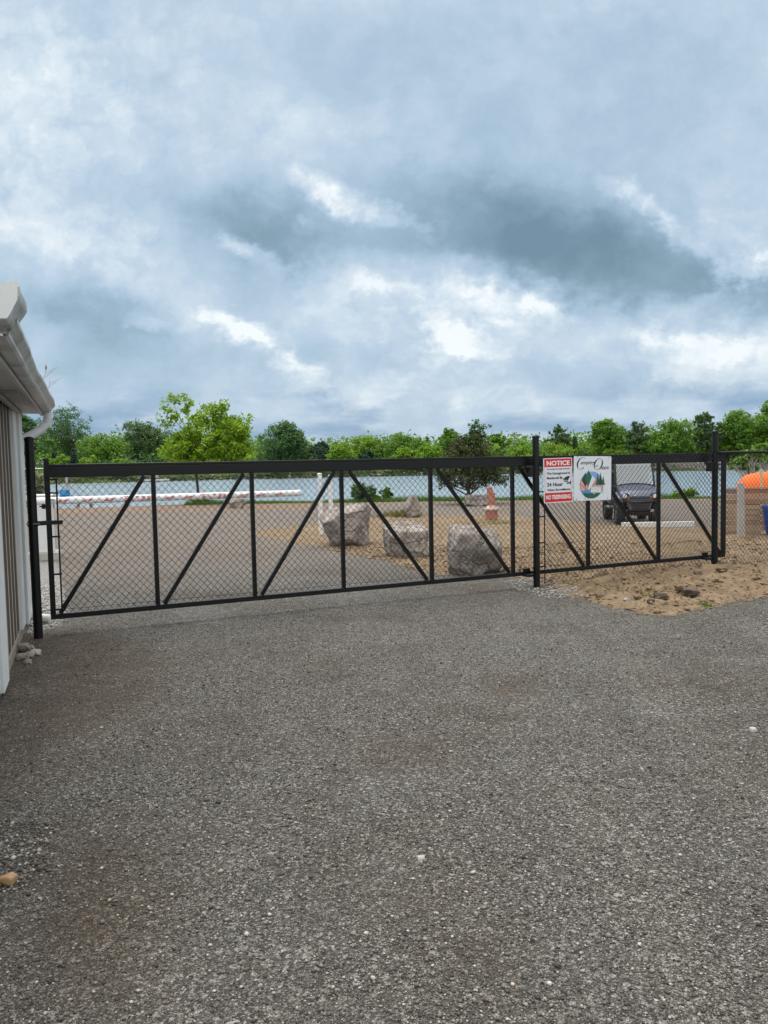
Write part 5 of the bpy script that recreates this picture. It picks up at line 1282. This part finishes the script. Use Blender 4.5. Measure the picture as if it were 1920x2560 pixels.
def near_plants():
    # yellow-green young tree by the water
    rg = np.random.default_rng(5); d = 37.0; b = AT(497, 1249, d); c = Vector((b.x, d, float(ground_h(b.x, d)))) ; c.z = max(c.z, -.1)
    t = thing('tree', c, 'yellow green young tree with a ragged open top on the near shore', 'tree')
    S = d/FPX; P = lambda px, py, dy=0: (AT(px, py, d).x, d+dy, AT(px, py, d).z)
    lob = [(500, 1130, 62), (455, 1120, 45), (555, 1125, 52), (590, 1115, 34), (520, 1085, 46), (470, 1085, 28), (565, 1075, 38), (600, 1075, 20), (545, 1045, 22), (500, 1050, 22), (440, 1145, 34), (575, 1150, 36), (515, 1155, 46), (470, 1150, 40), (610, 1135, 22)]
    Cs = []
    for (x, y, r) in lob:
        n = int(r*1.15)
        for k in range(n):
            v = rg.normal(size=3); v /= np.linalg.norm(v); rr = r*S*(.35+.65*rg.uniform()**.5)
            q = np.array(P(x, y, rg.normal()*.5)); Cs.append(q+v*rr*np.array([1, 1.2, .75]))
    tips = []
    for (x0, y0, x1, y1, m_, dy) in ((478, 1040, 418, 988, 12, .3), (470, 1060, 410, 1018, 10, -.3), (482, 1030, 455, 985, 9, .2), (455, 1075, 412, 1050, 7, -.4), (520, 1030, 575, 1000, 12, .2), (530, 1035, 565, 1015, 9, -.3), (500, 1035, 530, 1015, 8, 0), (585, 1060, 615, 1048, 6, .3), (600, 1095, 622, 1090, 5, -.2), (425, 1110, 412, 1120, 4, 0)):
        tips.append(P(x1, y1, dy))
        for k in range(m_):
            f = rg.uniform(.25, 1.05); Cs.append(np.array(P(x0+(x1-x0)*f+rg.normal()*5, y0+(y1-y0)*f+rg.normal()*4, dy+rg.normal()*.15)))
    V, F = leaf_quads(rg, np.array(Cs), 15, .105, .098, up=.5, elong=2.0, droop=.7)
    link_mesh('crown', np_mesh('crown', V, F), LM['yellow'], t)
    H = AT(500, 984, d).z-c.z; q = branches((c.x, c.y, c.z), tips+[P(x, y) for x, y, r in lob], H, .07, rg, forkh=(.35, .85), bend=.1); q.build('trunk', M['bark'], t, smooth=True)
    # olive, wind-shaped tree behind the block boulder
    rg = np.random.default_rng(9); d = 31.5; b = AT(1172, 1256, d); c = Vector((b.x, d, float(ground_h(b.x, d))))
    t = thing('tree', c, 'dark olive leaved tree with a bare leader standing behind the block boulder', 'tree'); S = d/FPX
    Cs = []; tips = []
    lob = [(1175, 1120, 42), (1140, 1130, 36), (1205, 1125, 38), (1170, 1165, 55), (1125, 1175, 40), (1215, 1170, 45), (1165, 1195, 44), (1115, 1195, 26), (1205, 1195, 34), (1235, 1185, 24), (1150, 1105, 22), (1195, 1098, 22), (1235, 1150, 26), (1110, 1155, 24)]
    for (x, y, r) in lob:
        tips.append(P2(x, y, d) if False else (AT(x, y, d).x, d+rg.normal()*.2, AT(x, y, d).z))
        for k in range(int(r*1.0)):
            v = rg.normal(size=3); v /= np.linalg.norm(v); a_ = AT(x, y, d); Cs.append(np.array((a_.x, d+rg.normal()*.35, a_.z))+v*r*S*rg.uniform(.2, 1)*np.array([1, 1, .8]))
    for (x0, y0, x1, y1, m_) in ((1180, 1205, 1268, 1198, 12), (1180, 1200, 1250, 1180, 10), (1165, 1210, 1100, 1212, 10), (1160, 1200, 1090, 1185, 10), (1190, 1195, 1255, 1205, 7), (1165, 1105, 1160, 1095, 3)):
        e = AT(x1, y1, d); tips.append((e.x, d, e.z))
        for k in range(m_):
            f = rg.uniform(.3, 1.05); a_ = AT(x0+(x1-x0)*f, y0+(y1-y0)*f+rg.normal()*3, d); Cs.append(np.array((a_.x, d+rg.normal()*.2, a_.z)))
    V, F = leaf_quads(rg, np.array(Cs), 17, .085, .060, up=.2, elong=1.9)
    link_mesh('crown', np_mesh('crown', V, F), LM['olive'], t)
    # sparse upper twigs
    Cs = []
    for (x, y, r, m_) in ((1188, 1065, 10, 7), (1196, 1078, 13, 12), (1184, 1075, 8, 6), (1202, 1070, 9, 6), (1172, 1088, 9, 8), (1176, 1096, 7, 4), (1168, 1100, 8, 5), (1210, 1094, 8, 7), (1186, 1088, 7, 4), (1190, 1056, 4, 3)):
        a_ = AT(x, y, d)
        for k in range(m_): Cs.append(np.array((a_.x, d, a_.z))+rg.normal(size=3)*r*S*.55)
    V, F = leaf_quads(rg, np.array(Cs), 12, .05, .055, up=.2, elong=2.2)
    link_mesh('leader_leaves', np_mesh('leader_leaves', V, F), LM['dark'], t)
    q = branches((c.x, c.y, c.z), tips, AT(1172, 1090, d).z-c.z, .085, rg, forkh=(.12, .55), bend=.12)
    a_ = [AT(x, y, d) for x, y in ((1178, 1130), (1184, 1095), (1188, 1052))]; q.tube(a_, [.03, .018, .006], 6)
    for x0, y0, x1, y1 in ((1184, 1095, 1168, 1100), (1186, 1085, 1204, 1068), (1185, 1092, 1212, 1093), (1184, 1095, 1172, 1085)):
        q.tube([AT(x0, y0, d), AT(x1, y1, d)], [.010, .004], 5)
    q.build('trunk', M['bark'], t, smooth=True)
    # small tree by the orange boat
    d = 24; b = AT(1878, 1225, d); c = (b.x, d, float(ground_h(b.x, d)))
    tree('tree', 'small thin leaved tree on a straight grey trunk behind the orange boat', 'tree', c, AT(1878, 1118, d).z-c[2], 1.5, 'mid', 303, lobes=6, n=520, ls=.09, base=.66, airy=.4, trunk='postgrey', r0=.055)
    # shoreline shrubs
    def shrub(px, topy, wpx, leaf, seed, label, n=1600, ls=.07, cat='shrub'):
        y = float(shore_y(AT(px, 1255, 34).x))-.1; p = AT(px, 1252, y); c = (p.x, y, float(ground_h(p.x, y))); H = AT(px, topy, y).z-c[2]
        tree('shrub', label, cat, c, H, wpx/FPX*y, leaf, seed, lobes=6, n=n, ls=ls, base=.03, group='shrubs on the near shore', airy=.3, trunk='bark', r0=.02)
    shrub(905, 1214, 86, 'dark', 401, 'dark arching shrub on the near shore left of centre')
    shrub(968, 1218, 34, 'mid', 402, 'upright small shrub right of the arching shrub', 700)
    shrub(935, 1238, 40, 'fresh', 403, 'low light green shrub between the arching and the upright shrub', 600)
    shrub(1725, 1222, 42, 'fresh', 404, 'light green shrub on the near shore left of the end post', 700)
    shrub(1690, 1238, 60, 'bright', 405, 'low bright clump on the near shore behind the gate tail', 700)
    shrub(497, 1238, 50, 'bright', 406, 'low grassy clump at the foot of the yellow green tree', 600)
    # shore grass and weeds (stuff)
    rg = np.random.default_rng(15); n = 22000; x = rg.uniform(-9, 17, n); y = shore_y(x)+rg.uniform(-1.0, .5, n)
    z = ground_h(x, y); h = rg.uniform(.05, .22, n)*(.4+1.3*vnoise(np.stack([x*.6, y*.6], -1), 3)); a = rg.uniform(0, 6.28, n); w = .012
    V = np.stack([np.stack([x-w*np.cos(a), y-w*np.sin(a), z], -1), np.stack([x+w*np.cos(a), y+w*np.sin(a), z], -1), np.stack([x+rg.normal(size=n)*.06, y+rg.normal(size=n)*.06, z+h], -1)], 1).reshape(-1, 3)
    tag(link_mesh('shore_grass', np_mesh('shore_grass', V, np.arange(n*3).reshape(-1, 3)), LM['grass']), 'green grass strip along the near shore', 'grass', kind='stuff')
    def weeds(px, py, w, h, n, leaf, label, seed):
        rg = np.random.default_rng(seed); c = G(px, py); c.z = float(ground_h(c.x, c.y)); x = c.x+rg.normal(size=n)*w/2.4; y = c.y+rg.normal(size=n)*w/3
        z = ground_h(x, y); a = rg.uniform(0, 6.28, n); hh = h*rg.uniform(.3, 1, n); bw = .010+.004*h
        V = np.stack([np.stack([x-bw*np.cos(a), y-bw*np.sin(a), z], -1), np.stack([x+bw*np.cos(a), y+bw*np.sin(a), z], -1), np.stack([x+rg.normal(size=n)*h*.5, y+rg.normal(size=n)*h*.5, z+hh], -1)], 1).reshape(-1, 3)
        tag(link_mesh('weed', np_mesh('weed', V, np.arange(n*3).reshape(-1, 3)), LM[leaf], base=c), label, 'weed', 'weeds on the bare soil', 'stuff' if seed == 3 else None)
    weeds(1000, 1294, .75, .26, 900, 'dry', 'dry weed clump at the foot of the small upright boulder', 1)
    weeds(1765, 1516, .10, .03, 120, 'grass', 'small green grass tuft at the right edge of the dirt verge', 2)
    weeds(1238, 1310, 1.0, .08, 300, 'dry', 'sparse dry weeds in front of the faded red pedestal', 3)
    weeds(1610, 1500, .05, .20, 5, 'dry', 'single pale grass stalk on the dirt verge', 4)
    # flowering shrub beyond the cabinet, rail
    d = 24.0; p = AT(92, 1215, d); zg = float(ground_h(p.x, d))
    tree('shrub', 'white flowering shrub seen between the latch post and the gate', 'shrub', (p.x, d, zg), AT(92, 1178, d).z-zg, .9, 'flower', 420, lobes=7, n=1800, ls=.06, base=.1, trunk='bark', r0=.02)
    a = AT(74, 1172, 27); b = AT(200, 1172, 27); r = thing('railing', Vector((a.x, 27, float(ground_h(a.x, 27)))), 'thin white railing behind the flowering shrub', 'railing')
    zt = a.z; zg = float(ground_h(a.x, 27))
    q = MB(); q.tube([(a.x-3, 27, zt), (a.x+.62, 27, zt)], .018, 8); q.build('top_rail', M['white'], r)
    for i in range(5):
        q = MB(); q.tube([(a.x+.6-i*.85, 27, zg-.05), (a.x+.6-i*.85, 27, zt)], .016, 8); q.build('baluster', M['white'], r)
    # blue drum and wooden post by the water
    d = 38.0; p = AT(163, 1250, d); zg = p.z; tp = AT(163, 1225, d).z; w = 24/FPX*d
    dk = thing('jetty', (p.x, d, WATER), 'low wooden jetty over the water behind the barrier arm', 'jetty')
    for i in range(7):
        q = MB(); q.box((p.x, d-.9+.3*i, zg-.03), (2.2, .28, .05)); q.build('plank', M['oldwood'], dk)
    for sx in (-1, 1):
        q = MB(); q.box((p.x+sx*.95, d, zg-.12), (.10, 2.2, .12)); q.build('beam', M['oldwood'], dk)
        for dy in (-.8, .8):
            q = MB(); q.tube([(p.x+sx*.95, d+dy, WATER-.8), (p.x+sx*.95, d+dy, zg-.18)], .08, 10); q.build('pile', M['oldwood'], dk)
    dr = thing('drum', (p.x, d, zg), 'light blue plastic drum standing behind the barrier arm', 'drum')
    q = MB(); q.tube([(p.x, d, zg), (p.x, d, zg+.03), (p.x, d, (zg+tp)/2-.02), (p.x, d, (zg+tp)/2), (p.x, d, (zg+tp)/2+.02), (p.x, d, tp-.02), (p.x, d, tp)], [w*.46, w*.5, w*.5, w*.52, w*.5, w*.5, w*.47], 24); o = q.build('body', M['blue2'], dr); smooth_by_angle(o)
    q = MB(); q.tube([(p.x-.08, d-.05, tp), (p.x-.08, d-.05, tp+.03)], .04, 12); q.build('bung', M['blue'], dr)
    p = AT(169, 1226, 38.4); q = MB(); q.tube([(p.x, 38.4, zg), (p.x-.03, 38.4, AT(169, 1190, 38.4).z)], [.07, .06], 10)
    o = q.build('wooden_post', M['postgrey'], base=(p.x, 38.4, zg)); smooth_by_angle(o); tag(o, 'short pale wooden post behind the light blue drum', 'post')
near_plants()
print('objects', len(bpy.data.objects), 'top', sum(o.parent is None for o in bpy.data.objects))
